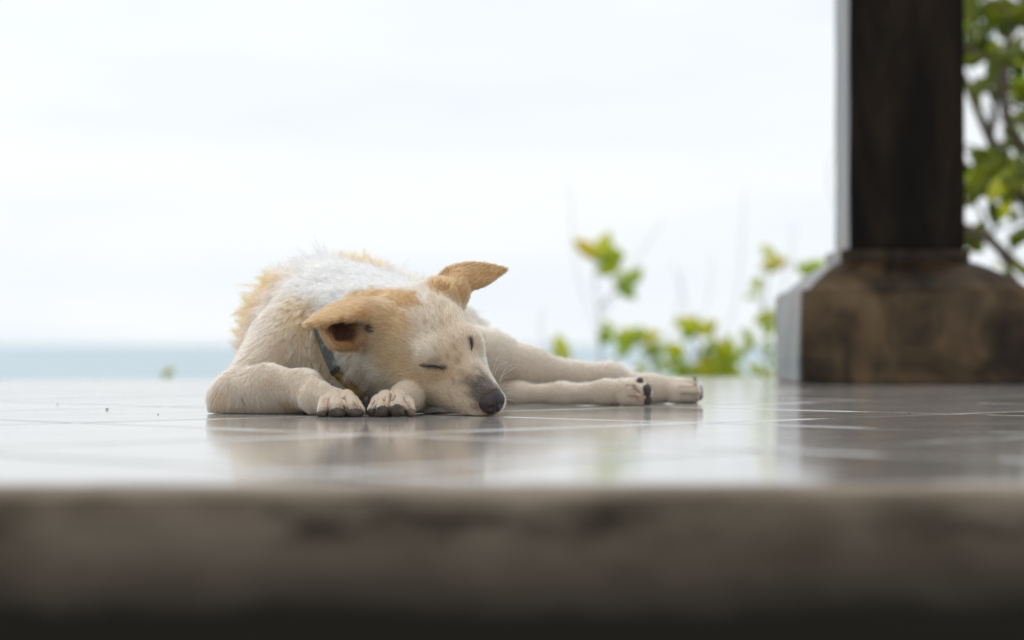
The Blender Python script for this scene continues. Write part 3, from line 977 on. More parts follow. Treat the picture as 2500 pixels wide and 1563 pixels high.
# ---- hind legs, stretched out sideways
def s4(x, y, Y, r): return S(*R4(x, y), Y, r / 3.665)
add_group([   # upper leg (dog's right)
    cap(S(1075, 865, 3.33, 104), s4(330, 500, 3.27, 235), length=0.010, colour=HIND, flow=(0.8, -0.1, -0.45), lift=0.3),
    cap(s4(330, 500, 3.27, 225), s4(700, 590, 3.265, 172), length=0.007, colour=HIND, flow=(0.85, 0, -0.4)),
    cap(s4(700, 590, 3.265, 172), s4(1130, 665, 3.265, 118), length=0.006, colour=HIND, flow=(0.9, 0, -0.3)),
    cap(s4(1130, 662, 3.265, 100), s4(1420, 690, 3.268, 96), length=0.006, colour=HIND, flow=(0.95, 0, -0.2)),
    cap(s4(1420, 690, 3.268, 92), s4(1800, 770, 3.262, 105), length=0.005, colour=HIND, flow=(1, 0, -0.1)),
    cap(s4(1800, 775, 3.262, 110), s4(2050, 785, 3.255, 112), length=0.005, colour=HIND, flow=(1, 0, -0.1)),
    Ell(P(*R4(1395, 640), 3.268), (0.020, 0.016, 0.0125), length=0.006, colour=HIND, flow=(1, 0, -0.1)),
], 0.018, 0.02)
for a, b_ in [(s4(2000, 730, 3.262, 64), s4(2160, 722, 3.255, 50)), (s4(2000, 790, 3.245, 66), s4(2185, 790, 3.238, 60)), (s4(2000, 840, 3.245, 62), s4(2170, 842, 3.242, 58))]:
    add_group([cap(a, b_, length=0.004, colour=HIND, flow=(1, 0, -0.1), lift=0.2)], 0.003, 0.004)
add_group([   # lower leg (dog's left)
    cap(s4(150, 800, 3.30, 130), s4(600, 822, 3.225, 92), length=0.007, colour=HIND, flow=(0.9, 0, -0.3)),
    cap(s4(600, 822, 3.225, 92), s4(1000, 822, 3.20, 88), length=0.006, colour=HIND, flow=(0.95, 0, -0.2)),
    cap(s4(1000, 822, 3.20, 88), s4(1400, 808, 3.175, 100), length=0.006, colour=HIND, flow=(0.95, 0, -0.2)),
    cap(s4(1400, 808, 3.175, 100), s4(1600, 798, 3.155, 116), length=0.005, colour=HIND, flow=(1, -0.1, -0.1)),
], 0.015, 0.0035)
for a, b_ in [(s4(1550, 755, 3.165, 78), s4(1670, 735, 3.160, 66)), (s4(1580, 790, 3.150, 84), s4(1720, 800, 3.142, 80)), (s4(1560, 850, 3.148, 70), s4(1715, 865, 3.145, 62))]:
    add_group([cap(a, b_, length=0.004, colour=HIND, flow=(1, 0, -0.1), lift=0.2)], 0.003, 0.004)
# ---- tail lying behind the legs
add_group([
    cap(S(1110, 885, 3.46, 46), S(1300, 920, 3.44, 30), length=0.022, colour=WHITE, flow=(1, 0, 0.15), lift=0.5),
    cap(S(1300, 920, 3.44, 30), S(1500, 928, 3.40, 20), length=0.024, colour=WHITE, flow=(1, 0, 0.15), lift=0.5),
    cap(S(1500, 928, 3.40, 20), S(1560, 932, 3.39, 10), length=0.024, colour=WHITE, flow=(1, 0, 0.1), lift=0.5),
], 0.02, 0.02)

# ---- carved features: ear opening, eye creases, mouth line
EARHOLE = q1(1082, 695, 2.772)
carve(Ell(EARHOLE, (0.0135, 0.017, 0.0105), add=False), 0.006)
carve(Ell(q1(1278, 668, 2.768), (0.0045, 0.008, 0.0055), add=False), 0.003)
for s in (-1, 1):
    pts = [HW(17.9, s * 1.0, -3.05), HW(15.5, s * 2.1, -3.35), HW(12.6, s * 3.0, -3.1)]
    for a, b_ in zip(pts[:-1], pts[1:]):
        c_ = Cap(a, 0.0016, b_, 0.0016); PR.pop(); carve(c_, 0.003)
# flat contact with the floor
G = np.maximum(G, -(gzs[None, None, :] - np.float32(0.0004)))

def surface_nets(G):
    nx, ny, nz_ = G.shape
    inside = G < 0
    c = [inside[i:nx - 1 + i, j:ny - 1 + j, k:nz_ - 1 + k] for i in (0, 1) for j in (0, 1) for k in (0, 1)]
    cnt = np.zeros(c[0].shape, np.int8)
    for q in c: cnt += q
    I, J, K = np.where((cnt > 0) & (cnt < 8))
    corner = np.array([(i, j, k) for i in (0, 1) for j in (0, 1) for k in (0, 1)])
    vals = np.stack([G[I + i, J + j, K + k] for i, j, k in corner], 1)
    acc = np.zeros((len(I), 3)); num = np.zeros(len(I))
    for a in range(8):
        for b_ in range(a + 1, 8):
            if np.abs(corner[a] - corner[b_]).sum() != 1: continue
            va, vb = vals[:, a], vals[:, b_]
            m = (va < 0) != (vb < 0)
            t = np.where(m, va / np.where(m, va - vb, 1), 0)
            pt = corner[a] + t[:, None] * (corner[b_] - corner[a])
            acc += np.where(m[:, None], pt, 0); num += m
    v = acc / num[:, None] + np.stack([I, J, K], 1)
    v = v * H + np.array([GX0, GY0, GZ0])
    idx = np.full((nx - 1, ny - 1, nz_ - 1), -1, np.int32)
    idx[I, J, K] = np.arange(len(I))
    quads = []
    for ax in range(3):
        sl0 = [slice(1, -1)] * 3; sl1 = [slice(1, -1)] * 3
        sl0[ax] = slice(0, -1); sl1[ax] = slice(1, None)
        a, b_ = inside[tuple(sl0)], inside[tuple(sl1)]
        e = np.stack(np.where(a != b_), 1)
        off = np.ones(3, int); off[ax] = 0
        e = e + off
        flip = a[a != b_]
        u, w = [(1, 2), (2, 0), (0, 1)][ax]
        du = np.zeros(3, int); du[u] = 1
        dw = np.zeros(3, int); dw[w] = 1
        ids = [idx[tuple((e - x).T)] for x in (du + dw, dw, 0 * du, du)]
        q = np.stack(ids, 1)
        q = np.where(flip[:, None], q, q[:, ::-1])
        quads.append(q[(q >= 0).all(1)])
    return v, np.vstack(quads)

BV, BQ = surface_nets(G)
# light relaxation, floor contact kept flat
def relax(V, Q, it=2, lam=0.5):
    e = np.vstack([Q[:, [0, 1]], Q[:, [1, 2]], Q[:, [2, 3]], Q[:, [3, 0]]])
    e = np.vstack([e, e[:, ::-1]])
    deg = np.bincount(e[:, 0], minlength=len(V))[:, None]
    for _ in range(it):
        s = np.stack([np.bincount(e[:, 0], V[e[:, 1], k], minlength=len(V)) for k in range(3)], 1) / np.maximum(deg, 1)
        V = V + lam * (s - V)
    return V
z_keep = BV[:, 2] < 0.001
zz = BV[z_keep, 2].copy()
BV = relax(BV, BQ)
BV[z_keep, 2] = zz
def vnormals(V, Q):
    n = np.cross(V[Q[:, 2]] - V[Q[:, 0]], V[Q[:, 3]] - V[Q[:, 1]])
    out = np.zeros_like(V)
    for k in range(4):
        for c in range(3):
            out[:, c] += np.bincount(Q[:, k], n[:, c], minlength=len(V))
    return out / (np.linalg.norm(out, axis=1)[:, None] + 1e-12)
BN = vnormals(BV, BQ)
bvh = BVHTree.FromPolygons([Vector(v) for v in BV], [tuple(map(int, q)) for q in BQ])

def hit(u, v):
    """surface point of the dog seen at a photo pixel"""
    o = Vector((0, 0, EYE))
    d = Vector(P(u, v, 1.0)) - o
    loc, nrm, _, _ = bvh.ray_cast(o, d.normalized())
    if loc is None: return None, None
    return np.array(loc), np.array(nrm)

# ---- per-vertex fur attributes from the primitives
dist = np.stack([np.asarray(p.sd(BV[:, 0].astype(np.float32), BV[:, 1].astype(np.float32), BV[:, 2].astype(np.float32))) for p in PR], 1)
w = np.exp(-np.clip(dist - dist.min(1, keepdims=True), 0, None) / 0.005)
w /= w.sum(1, keepdims=True)
V_flow = w @ np.array([p.flow for p in PR])
V_len = w @ np.array([p.length for p in PR])
V_lift = w @ np.array([p.lift for p in PR])
V_col = w @ np.array([p.colour if p.colour else PALE for p in PR])

def vnoise(Pn, f, seed):
    r_ = np.random.default_rng(seed)
    out = np.zeros(len(Pn))
    for _ in range(7):
        k = r_.normal(0, 1, 3); k *= f / np.linalg.norm(k) * r_.uniform(0.6, 1.6)
        out += np.sin(Pn @ k + r_.uniform(0, 6.28))
    return out / 2.6

def patch(a, b_, r, colour, soft=0.5, amount=1.0, conv=R1, scale=3.0238, noise=0.35):
    """markings and painted toe-groove shade: a capsule on the coat between two seen points"""
    pa, _ = hit(*conv(*a)); pb, _ = hit(*conv(*b_))
    if pa is None or pb is None: return
    rm = r / scale * px(pa[1])
    ba = pb - pa
    h = np.clip((BV - pa) @ ba / (ba @ ba + 1e-12), 0, 1)
    d = np.linalg.norm(BV - pa - h[:, None] * ba, axis=1) / rm
    d = d + noise * soft * vnoise(BV, 260, 5)
    t = np.clip((1 + soft - d) / (2 * soft), 0, 1)
    t = (t * t * (3 - 2 * t) * amount)[:, None]
    V_col[:] = V_col * (1 - t) + np.array(colour) * t

def patch3(pa, pb, rm, colour, soft=0.5, amount=1.0):
    ba = pb - pa
    h = np.clip((BV - pa) @ ba / (ba @ ba + 1e-12), 0, 1)
    d = np.linalg.norm(BV - pa - h[:, None] * ba, axis=1) / rm + 0.3 * soft * vnoise(BV, 260, 6)
    t = np.clip((1 + soft - d) / (2 * soft), 0, 1)
    t = (t * t * (3 - 2 * t) * amount)[:, None]
    V_col[:] = V_col * (1 - t) + np.array(colour) * t

GREY = (0.13, 0.115, 0.105)
patch((720, 520), (760, 620), 120, (0.52, 0.36, 0.20), 0.6, 0.75)
patch((620, 700), (640, 850), 90, (0.55, 0.42, 0.28), 0.7, 0.5)
patch((850, 800), (900, 900), 110, (0.50, 0.36, 0.21), 0.8, 0.5)
patch3(P(668, 715, 3.02), P(632, 800, 3.02), 0.032, ORANGE, 0.45, 1.0)
patch((760, 330), (1000, 250), 110, WHITE, 0.5, 0.9)
patch((900, 400), (1100, 330), 110, WHITE, 0.5, 0.9)
patch3(P(870, 668, 3.13), P(985, 690, 3.22), 0.030, ORANGE, 0.45, 1.0)
# head
patch((1180, 440), (1330, 440), 75, TAN, 0.45)
patch((1300, 440), (1610, 490), 90, TAN, 0.35, 0.97)
patch((1400, 560), (1500, 640), 110, (0.44, 0.27, 0.125), 0.6, 0.95)
patch((1340, 720), (1430, 900), 150, (0.45, 0.30, 0.16), 0.7, 0.9)
patch((1500, 860), (1580, 1000), 100, (0.45, 0.31, 0.17), 0.8, 0.75)
patch((1650, 320), (1790, 410), 105, (0.44, 0.26, 0.115), 0.45, 0.95)
patch((1800, 360), (1920, 420), 80, TAN, 0.5, 0.9)
patch((1400, 330), (1530, 300), 62, WHITE, 0.35)
patch((1570, 360), (1680, 470), 34, (0.62, 0.55, 0.46), 0.5, 0.9)
patch((1690, 580), (1720, 760), 120, (0.51, 0.41, 0.305), 0.5, 0.9)
patch((1650, 880), (1700, 870), 60, (0.54, 0.47, 0.38), 0.8, 0.6)
patch((1640, 930), (1660, 940), 35, (0.50, 0.33, 0.18), 0.7, 0.7)
patch((1700, 1020), (1860, 1000), 40, (0.50, 0.34, 0.19), 0.8, 0.7)
patch((1930, 800), (1950, 960), 55, (0.46, 0.33, 0.21), 0.9, 0.55)
patch((1820, 640), (1840, 660), 40, (0.55, 0.40, 0.28), 0.9, 0.4)
patch((1690, 620), (1695, 625), 25, (0.45, 0.32, 0.22), 0.9, 0.5)
patch((2110, 910), (2190, 1010), 30, (0.52, 0.48, 0.43), 0.6, 0.8)
nd = np.linalg.norm(BV - HW(19.4, 0, -1.0), axis=1) + 0.004 * vnoise(BV, 500, 8) + 0.003 * vnoise(BV, 1500, 9)
top_side = ((BV - HO) @ HR[:, 2]) * 100 + 0.9              # the bridge darkens further back than the lips
tt = np.clip((0.040 + 0.011 * np.clip(top_side, -1.4, 1.3) - nd) / 0.030, 0, 1)
tt = (tt * tt * (3 - 2 * tt) * 0.93)[:, None]
V_col[:] = V_col * (1 - tt) + np.array((0.055, 0.045, 0.04)) * tt
patch((1880, 1290), (2060, 1300), 30, (0.24, 0.20, 0.17), 0.9, 0.6)
patch((1230, 880), (1330, 1000), 60, (0.50, 0.43, 0.35), 0.8, 0.7)
patch((990, 830), (1040, 900), 50, (0.54, 0.48, 0.41), 0.7, 0.8)
# inside of the ear and its openings
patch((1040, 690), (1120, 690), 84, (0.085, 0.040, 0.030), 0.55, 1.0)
patch((1000, 740), (1070, 790), 36, (0.36, 0.19, 0.085), 0.5, 0.9)
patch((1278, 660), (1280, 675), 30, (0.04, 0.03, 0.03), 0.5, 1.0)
patch((1150, 600), (1260, 610), 30, (0.42, 0.26, 0.12), 0.7, 0.7)
# eyes
patch((1730, 915), (1790, 905), 26, (0.16, 0.12, 0.09), 0.95, 0.55)
patch((1680, 945), (1830, 960), 17, (0.05, 0.04, 0.035), 0.8, 0.9)
patch((2024, 750), (2030, 800), 17, (0.05, 0.04, 0.035), 0.9, 0.9)
# legs
patch((140, 1200), (150, 1280), 60, (0.52, 0.35, 0.19), 0.7, 0.7)
patch((640, 1230), (700, 1250), 55, (0.46, 0.31, 0.17), 0.6, 0.8)
patch((520, 1060), (540, 1080), 40, (0.52, 0.38, 0.25), 0.9, 0.5)
patch((950, 1190), (960, 1230), 22, (0.45, 0.24, 0.16), 0.8, 0.6)
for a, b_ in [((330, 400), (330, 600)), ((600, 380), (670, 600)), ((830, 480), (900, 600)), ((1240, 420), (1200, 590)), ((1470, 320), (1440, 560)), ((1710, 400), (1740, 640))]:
    patch(a, b_, 34, (0.15, 0.08, 0.05), 0.8, 0.92, R3, 7.56, 0)  # crease shade between the front toes, painted into the coat colour
patch((333, 1178), (348, 1226), 7, (0.04, 0.035, 0.03), 0.6, 0.95, noise=0)
for (x, y, r_, a_) in [(1690, 620, 15, .6), (1810, 625, 17, .5), (1800, 760, 16, .4), (1900, 800, 18, .5), (1925, 900, 20, .6), (1700, 700, 13, .4), (1850, 870, 15, .5), (1760, 810, 12, .4), (1620, 640, 12, .4),
                       (1870, 720, 14, .4), (1745, 660, 10, .5), (1950, 860, 12, .5), (1890, 1050, 16, .5), (2010, 1030, 15, .5), (1960, 980, 14, .4), (1780, 1180, 13, .35), (1870, 1160, 12, .4), (1600, 720, 12, .35)]:
    patch((x, y), (x + 8, y + 22), r_, (0.27, 0.16, 0.09), 0.9, a_)
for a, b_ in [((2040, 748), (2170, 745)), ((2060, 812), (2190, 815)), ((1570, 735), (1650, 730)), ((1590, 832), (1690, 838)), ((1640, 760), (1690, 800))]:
    patch(a, b_, 8, (0.20, 0.12, 0.08), 0.9, 0.8, R4, 3.665, 0)  # hind toe grooves: painted dark lines in place of crease shade
# speckles on the lips
for (x, y) in [(2040, 1165), (2070, 1165), (1960, 1240), (2000, 1265), (1950, 1270), (2030, 1230), (1930, 1290), (1985, 1285), (2060, 1200), (1900, 1250)]:
    patch((x, y), (x + 2, y), 6, (0.05, 0.045, 0.04), 0.6, 0.9, noise=0)

# ---- materials
def skin_material():
    m, nt, b = new_mat('dog_skin')
    at = node(nt, 'ShaderNodeAttribute', attribute_name='coat')
    nt.links.new(at.outputs['Color'], b.inputs['Base Color'])
    b.inputs['Roughness'].default_value = 0.9
    b.inputs['Specular IOR Level'].default_value = 0.1
    return m
def fur_material():
    m, nt, b = new_mat('dog_fur')
    nt.nodes.remove(b)
    at = node(nt, 'ShaderNodeAttribute', attribute_name='coat')
    hb_ = node(nt, 'ShaderNodeBsdfHairPrincipled')
    hb_.model = 'CHIANG'
    hb_.parametrization = 'COLOR'
    hb_.inputs['Roughness'].default_value = 0.45
    hb_.inputs['Radial Roughness'].default_value = 0.6
    hb_.inputs['Random Roughness'].default_value = 0.2
    hb_.inputs['Coat'].default_value = 0.0
    nt.links.new(at.outputs['Color'], hb_.inputs['Color'])
    nt.links.new(hb_.outputs['BSDF'], nt.nodes.get('Material Output').inputs['Surface'])
    return m
skin_mat = skin_material()
fur_mat = fur_material()

dog = empty('dog', tuple(P(860, 1000, 2.95) * np.array([1, 1, 0])))
tag(dog, 'sleeping cream and tan dog lying on the tiles, head on its front paw', 'dog')
me = bpy.data.meshes.new('body')
me.vertices.add(len(BV)); me.vertices.foreach_set('co', BV.astype(np.float32).ravel())
me.loops.add(BQ.size); me.loops.foreach_set('vertex_index', BQ.astype(np.int32).ravel())
me.polygons.add(len(BQ))
me.polygons.foreach_set('loop_start', np.arange(0, BQ.size, 4, dtype=np.int32))
me.polygons.foreach_set('use_smooth', np.ones(len(BQ), bool))
me.update(); me.validate()
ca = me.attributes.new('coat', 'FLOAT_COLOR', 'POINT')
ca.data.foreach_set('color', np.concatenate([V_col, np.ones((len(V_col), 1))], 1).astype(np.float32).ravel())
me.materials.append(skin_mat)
body = bpy.data.objects.new('body', me)
col.objects.link(body)
set_parent(body, dog)

# ---- collar path (needed before the fur so that the coat lies flat under it)
cpix = [(935, 770), (985, 900), (1030, 985), (1090, 1050), (1160, 1110), (1230, 1165)]
cpts = [P(*R1(903, 650), 2.853)]
for x, y in cpix:
    p, n_ = hit(*R1(x, y))
    if p is None or not 2.81 < p[1] < 2.87: p = P(*R1(x, y), 2.84)
    cpts.append(p)
n_vis = len(cpts)
cpts = np.array(cpts + [(-.163, 2.868, .014), (-.166, 2.915, .030), (-.186, 2.950, .075), (-.212, 2.942, .116), (-.224, 2.908, .128), (-.225, 2.875, .117)])
CN = np.array([0.84, -0.15, 0.50]); CN /= np.linalg.norm(CN)
CC = np.array([-0.203, 2.895, 0.072])                 # middle of the neck
ring_path = spline(np.vstack([cpts[-2:], cpts, cpts[:3]]), 1 + 20 * (len(cpts) + 4))[40:-40]   # one full turn, 20 steps per point

# ---- fur
def build_fur(count):
    T = np.vstack([BQ[:, [0, 1, 2]], BQ[:, [0, 2, 3]]])
    a, b_, c = BV[T[:, 0]], BV[T[:, 1]], BV[T[:, 2]]
    area = 0.5 * np.linalg.norm(np.cross(b_ - a, c - a), axis=1)
    cen = (a + b_ + c) / 3
    nz_ = (BN[T[:, 0]] + BN[T[:, 1]] + BN[T[:, 2]])[:, 2] / 3
    wgt = area * np.where((cen[:, 2] < 0.002) | ((nz_ < -0.9) & (cen[:, 2] < 0.02)), 0.05, 1.0)
    short = V_len[T].mean(1)
    wgt = wgt * np.where(short < 0.009, 1.5, 1.0) * np.where(cen[:, 1] < 2.95, 1.6, 0.8)
    k = rng.choice(len(T), count, p=wgt / wgt.sum())
    u = rng.uniform(0, 1, (count, 2))
    fl = u.sum(1) > 1
    u[fl] = 1 - u[fl]
    bc = np.stack([1 - u.sum(1), u[:, 0], u[:, 1]], 1)
    def lerp(A): return (A[T[k]] * bc[:, :, None]).sum(1)
    root = lerp(BV); N = lerp(BN); N /= np.linalg.norm(N, axis=1)[:, None] + 1e-9
    flow = lerp(V_flow); colr = lerp(V_col)
    ln = (V_len[T[k]] * bc).sum(1); lift = (V_lift[T[k]] * bc).sum(1)
    # keep the coat off the nose, pads, claws and collar
    keep = np.ones(count, bool)
    for q, r_ in BARE:
        keep &= ((root - q) ** 2).sum(1) > r_ * r_
    vis = ring_path[:20 * n_vis - 10]
    under = np.zeros(count, bool)
    cand = np.where((np.abs(root - CC) < 0.12).all(1))[0]
    for i in range(0, len(cand), 20000):
        c_ = cand[i:i + 20000]
        d2 = ((root[c_][:, None] - vis[None, ::3]) ** 2).sum(2)
        rr_ = np.where(np.arange(0, len(vis), 3) > 55, 0.0098, 0.0078)
        under[c_] = (d2 < rr_[None] ** 2).any(1)
    keep &= ~under
    root, N, flow, colr, ln, lift = [x[keep] for x in (root, N, flow, colr, ln, lift)]
    n = len(root)
    # clumping: nearby hairs share a lean
    nz3 = np.stack([vnoise(root, 420, s) for s in (31, 32, 33)], 1)
    nz4 = np.stack([vnoise(root, 1300, s) for s in (41, 42, 43)], 1)
    flow = flow + 0.22 * nz3 + 0.18 * nz4 + rng.normal(0, 0.16, (n, 3))
    tang = flow - N * (flow * N).sum(1)[:, None]
    tang /= np.linalg.norm(tang, axis=1)[:, None] + 1e-9
    shaggy = np.clip((ln - 0.009) / 0.010, 0, 1)
    lift = np.clip(lift * (1 + 0.35 * vnoise(root, 500, 51)) + rng.normal(0, 1, n) * (0.07 + 0.20 * shaggy) + 0.22 * shaggy * vnoise(root, 190, 52), 0.06, 1.3)
    ln = ln * np.clip(1 + 0.22 * rng.normal(0, 1, n) + 0.12 * vnoise(root, 300, 61), 0.4, 1.9)
    fly = rng.uniform(0, 1, n) < 0.05 * shaggy
    ln = np.where(fly, ln * 1.55, ln); lift = np.where(fly, np.minimum(lift + 0.3, 1.35), lift)
    npt = 5
    pts = np.zeros((n, npt, 3))
    s = np.linspace(0, 1, npt)
    d0 = tang * np.cos(lift + 0.25)[:, None] + N * np.sin(lift + 0.25)[:, None]
    d1 = tang * np.cos(lift * 0.55)[:, None] + N * np.sin(lift * 0.55)[:, None]
    d1[:, 2] -= 0.10
    for i in range(npt):
        t = s[i]
        pts[:, i] = root - N * 0.0003 + ln[:, None] * (d0 * (t - 0.5 * t * t) + d1 * (0.5 * t * t))
    # longer hair gathers into pointed locks
    from mathutils.kdtree import KDTree
    long_i = np.where(ln > 0.0075)[0]
    guides = rng.choice(long_i, max(1, len(long_i) // 34), replace=False)
    kd = KDTree(len(guides))
    for i, g_i in enumerate(guides): kd.insert(root[g_i], i)
    kd.balance()
    near = np.array([guides[kd.find(root[i])[1]] for i in long_i])
    rel = pts[near] - root[near][:, None]
    amt = (np.clip((ln[long_i] - 0.0075) / 0.008, 0, 1) * rng.uniform(0.45, 0.95, len(long_i)))[:, None, None]
    tw = (s ** 1.5)[None, :, None]
    target = pts[near]
    pts[long_i] = pts[long_i] * (1 - amt * tw) + target * (amt * tw)
    pts[:, :, 2] = np.maximum(pts[:, :, 2], 0.0011)
    colr = colr * np.clip(1 + 0.16 * rng.normal(0, 1, n) + 0.07 * nz4[:, 0], 0.5, 1.35)[:, None]
    # a few darker-tipped guard hairs in the tan areas
    tanness = np.clip((colr[:, 0] - colr[:, 2]) / 0.45, 0, 1)
    dk = rng.uniform(0, 1, n) < 0.05 + 0.16 * tanness
    colr[dk] *= 0.5
    colr = np.clip(colr, 0.01, 0.93)
    hc = bpy.data.hair_curves.new('fur')
    hc.add_curves([npt] * n)
    hc.attributes['position'].data.foreach_set('vector', pts.astype(np.float32).ravel())
    rad = hc.attributes.get('radius') or hc.attributes.new('radius', 'FLOAT', 'POINT')
    base_r = np.where(ln < 0.009, 0.000085, 0.000105)
    rr = base_r[:, None] * np.array([1.0, 1.0, 0.9, 0.65, 0.15])[None]
    rad.data.foreach_set('value', rr.astype(np.float32).ravel())
    at = hc.attributes.new('coat', 'FLOAT_COLOR', 'CURVE')
    at.data.foreach_set('color', np.concatenate([colr, np.ones((n, 1))], 1).astype(np.float32).ravel())
    hc.materials.append(fur_mat)
    o = bpy.data.objects.new('fur', hc)
    col.objects.link(o)
    set_parent(o, dog)
    return o

BARE = []
# ---- nose leather
nose_mat = noise_mat('nose_leather', [(0.35, (0.016, 0.011, 0.011)), (0.62, (0.045, 0.026, 0.027)), (0.8, (0.10, 0.045, 0.047))], 90, rough=0.42, bump=0.25, bump_scale=900, spec=0.5)
def build_nose():
    V, Fc = [], []
    nu, nv = 30, 20
    for j in range(nv + 1):
        ph = math.pi * j / nv
        for i in range(nu):
            th = 2 * math.pi * i / nu
            x, y, z = math.cos(ph), math.sin(ph) * math.cos(th), math.sin(ph) * math.sin(th)
            sx_ = 1.2; sy = 1.62 * (1 - 0.15 * (z < 0) * abs(z)); sz = 1.38
            # blunt front, flat top
            X = sx_ * (abs(x) ** 0.8) * (1 if x > 0 else -1)
            Yl = sy * y; Zl = sz * z
            # philtrum groove and nostrils
            if x > 0:
                X -= 0.16 * math.exp(-(Yl / 0.16) ** 2) * (1 if Zl < 0.3 else 0.3)
                for s in (-1, 1):
                    dy, dz = (Yl - s * 0.72) / 0.42, (Zl + 0.12) / 0.28
                    X -= 0.36 * math.exp(-(dy * dy + dz * dz))
            V.append(HW(18.95 + X, Yl, -1.25 + Zl))
    for j in range(nv):
        for i in range(nu):
            i2 = (i + 1) % nu
            Fc.append((j * nu + i, j * nu + i2, (j + 1) * nu + i2, (j + 1) * nu + i))
    return V, Fc
mesh_obj('nose', *build_nose(), nose_mat, dog)
BARE.append((HW(19.5, 0, -1.25), 0.0158))

# ---- closed eyes: dark lid line and lashes
lid_mat = noise_mat('lid_rim', [(0.3, (0.012, 0.010, 0.010)), (0.7, (0.03, 0.024, 0.022))], 200, rough=0.5)
def lid(pix, r0):
    pts = []
    for x, y in pix:
        p, n_ = hit(*R1(x, y))
        if p is not None: pts.append(p + n_ * 0.0012)
    if len(pts) < 3: return
    pts = spline(pts, 18)
    rr = r0 * np.sin(np.linspace(0.12, 3.05, 18)) ** 0.6
    e = mesh_obj('eyelid', *tube(pts, rr, 8), lid_mat, dog)
    L = []
    for i in range(3, 17):
        p = pts[i]
        d = np.array([rng.normal(0.15, 0.3), -0.8, -0.75 + rng.normal(0, 0.15)])
        d /= np.linalg.norm(d)
        q = bezier(p, p + d * 0.003, p + d * 0.0048 + np.array([0.0006, 0, -0.0018]), 4)
        L.append(tube(q, [0.00014, 0.00012, 0.0001, 0.00004], 4))
    mesh_obj('eyelashes', *merge(L), lid_mat, e)
lid([(1640, 940), (1690, 947), (1740, 945), (1790, 955), (1832, 978)], 0.00105)
lid([(2018, 738), (2026, 770), (2028, 800), (2022, 835)], 0.0011)

# ---- paw pads and claws
pad_mat = noise_mat('pad_leather', [(0.35, (0.022, 0.016, 0.011)), (0.5, (0.055, 0.041, 0.029)), (0.68, (0.12, 0.085, 0.06))], 120, rough=0.62, bump=0.2, bump_scale=900)
pink_mat = noise_mat('pink_pad', [(0.3, (0.10, 0.065, 0.05)), (0.7, (0.26, 0.16, 0.12))], 260, rough=0.6, bump=0.4, bump_scale=700)
claw_mat = noise_mat('pale_claw', [(0.3, (0.40, 0.26, 0.18)), (0.7, (0.52, 0.37, 0.27))], 120, rough=0.35)
def blob(name, c, r, M, mat, power=1.0):
    V, Fc = [], []
    nu, nv = 16, 10
    for j in range(nv + 1):
        ph = math.pi * j / nv
        for i in range(nu):
            th = 2 * math.pi * i / nu
            q = np.array([math.sin(ph) * math.cos(th), math.sin(ph) * math.sin(th), math.cos(ph)])
            q = np.sign(q) * np.abs(q) ** power
            q = q * (1 + 0.07 * math.sin(5 * th + 3 * ph + c[0] * 900) + 0.05 * math.sin(9 * ph + c[0] * 400))
            p = c + M @ (q * r)
            p[2] = max(p[2], 0.0006)
            V.append(p)
    for j in range(nv):
        for i in range(nu):
            i2 = (i + 1) % nu
            Fc.append((j * nu + i, (j + 1) * nu + i, (j + 1) * nu + i2, j * nu + i2))
    return mesh_obj(name, V, Fc, mat, dog)
def pad(x, y, Y, rx, rz, mat=None, conv=R3, sc=7.56, ry=0.008, bare=0.62):
    Y = Y + 0.0085
    c = P(*conv(x, y), Y)
    m = px(Y) / sc
    r = np.array([rx * m * 1.14, ry, rz * m])
    blob('paw_pad', c, r, np.eye(3), mat or pad_mat, 0.93)
    BARE.append((c + np.array([0, -0.004, 0]), min(r[0], r[2]) * bare))
def claw(x, y, Y, x1, y1, Y1, r, conv=R3, sc=7.56):
    a, b_ = P(*conv(x, y), Y), P(*conv(x1, y1), Y1)
    m = px(Y) / sc
    mid = (a + b_) / 2 + np.array([0, -0.0008, 0.0006])
    mesh_obj('claw', *tube(bezier(a, mid, b_, 7), np.array([0.7, 1, 1, 0.95, 0.85, 0.65, 0.3]) * r * m * 0.85, 8), claw_mat, dog)
    BARE.append(((a + b_) / 2 + np.array([0, -0.001, 0]), r * m * 1.0))
# left-hand paw in the picture
pad(205, 690, YP - .012, 95, 68); pad(480, 665, YP - .024, 145, 92); pad(800, 670, YP - .021, 150, 85); pad(620, 700, YP - .012, 250, 52)
claw(285, 440, YP - .006, 268, 590, YP - .018, 42); claw(580, 440, YP - .015, 655, 560, YP - .027, 46)
claw(785, 430, YP - .012, 865, 560, YP - .022, 44); claw(925, 540, YP - .002, 960, 640, YP - .010, 36)
# right-hand paw
pad(1125, 660, YP - .008, 82, 88); pad(1320, 640, YP - .022, 118, 112); pad(1580, 630, YP - .024, 125, 118); pad(1835, 665, YP - .010, 78, 85, pink_mat); pad(1450, 705, YP - .012, 290, 50)
claw(1160, 430, YP - .002, 1120, 520, YP - .012, 40); claw(1335, 370, YP - .012, 1345, 455, YP - .021, 44)
claw(1535, 345, YP - .013, 1490, 450, YP - .022, 48); claw(1775, 450, YP - .008, 1815, 560, YP - .014, 44)
# carpal pad behind the left wrist
pad(1085, 905, 2.765, 45, 25, None, lambda x, y: (480 + x / 4.0317, 780 + y / 4.0317), 4.0317)
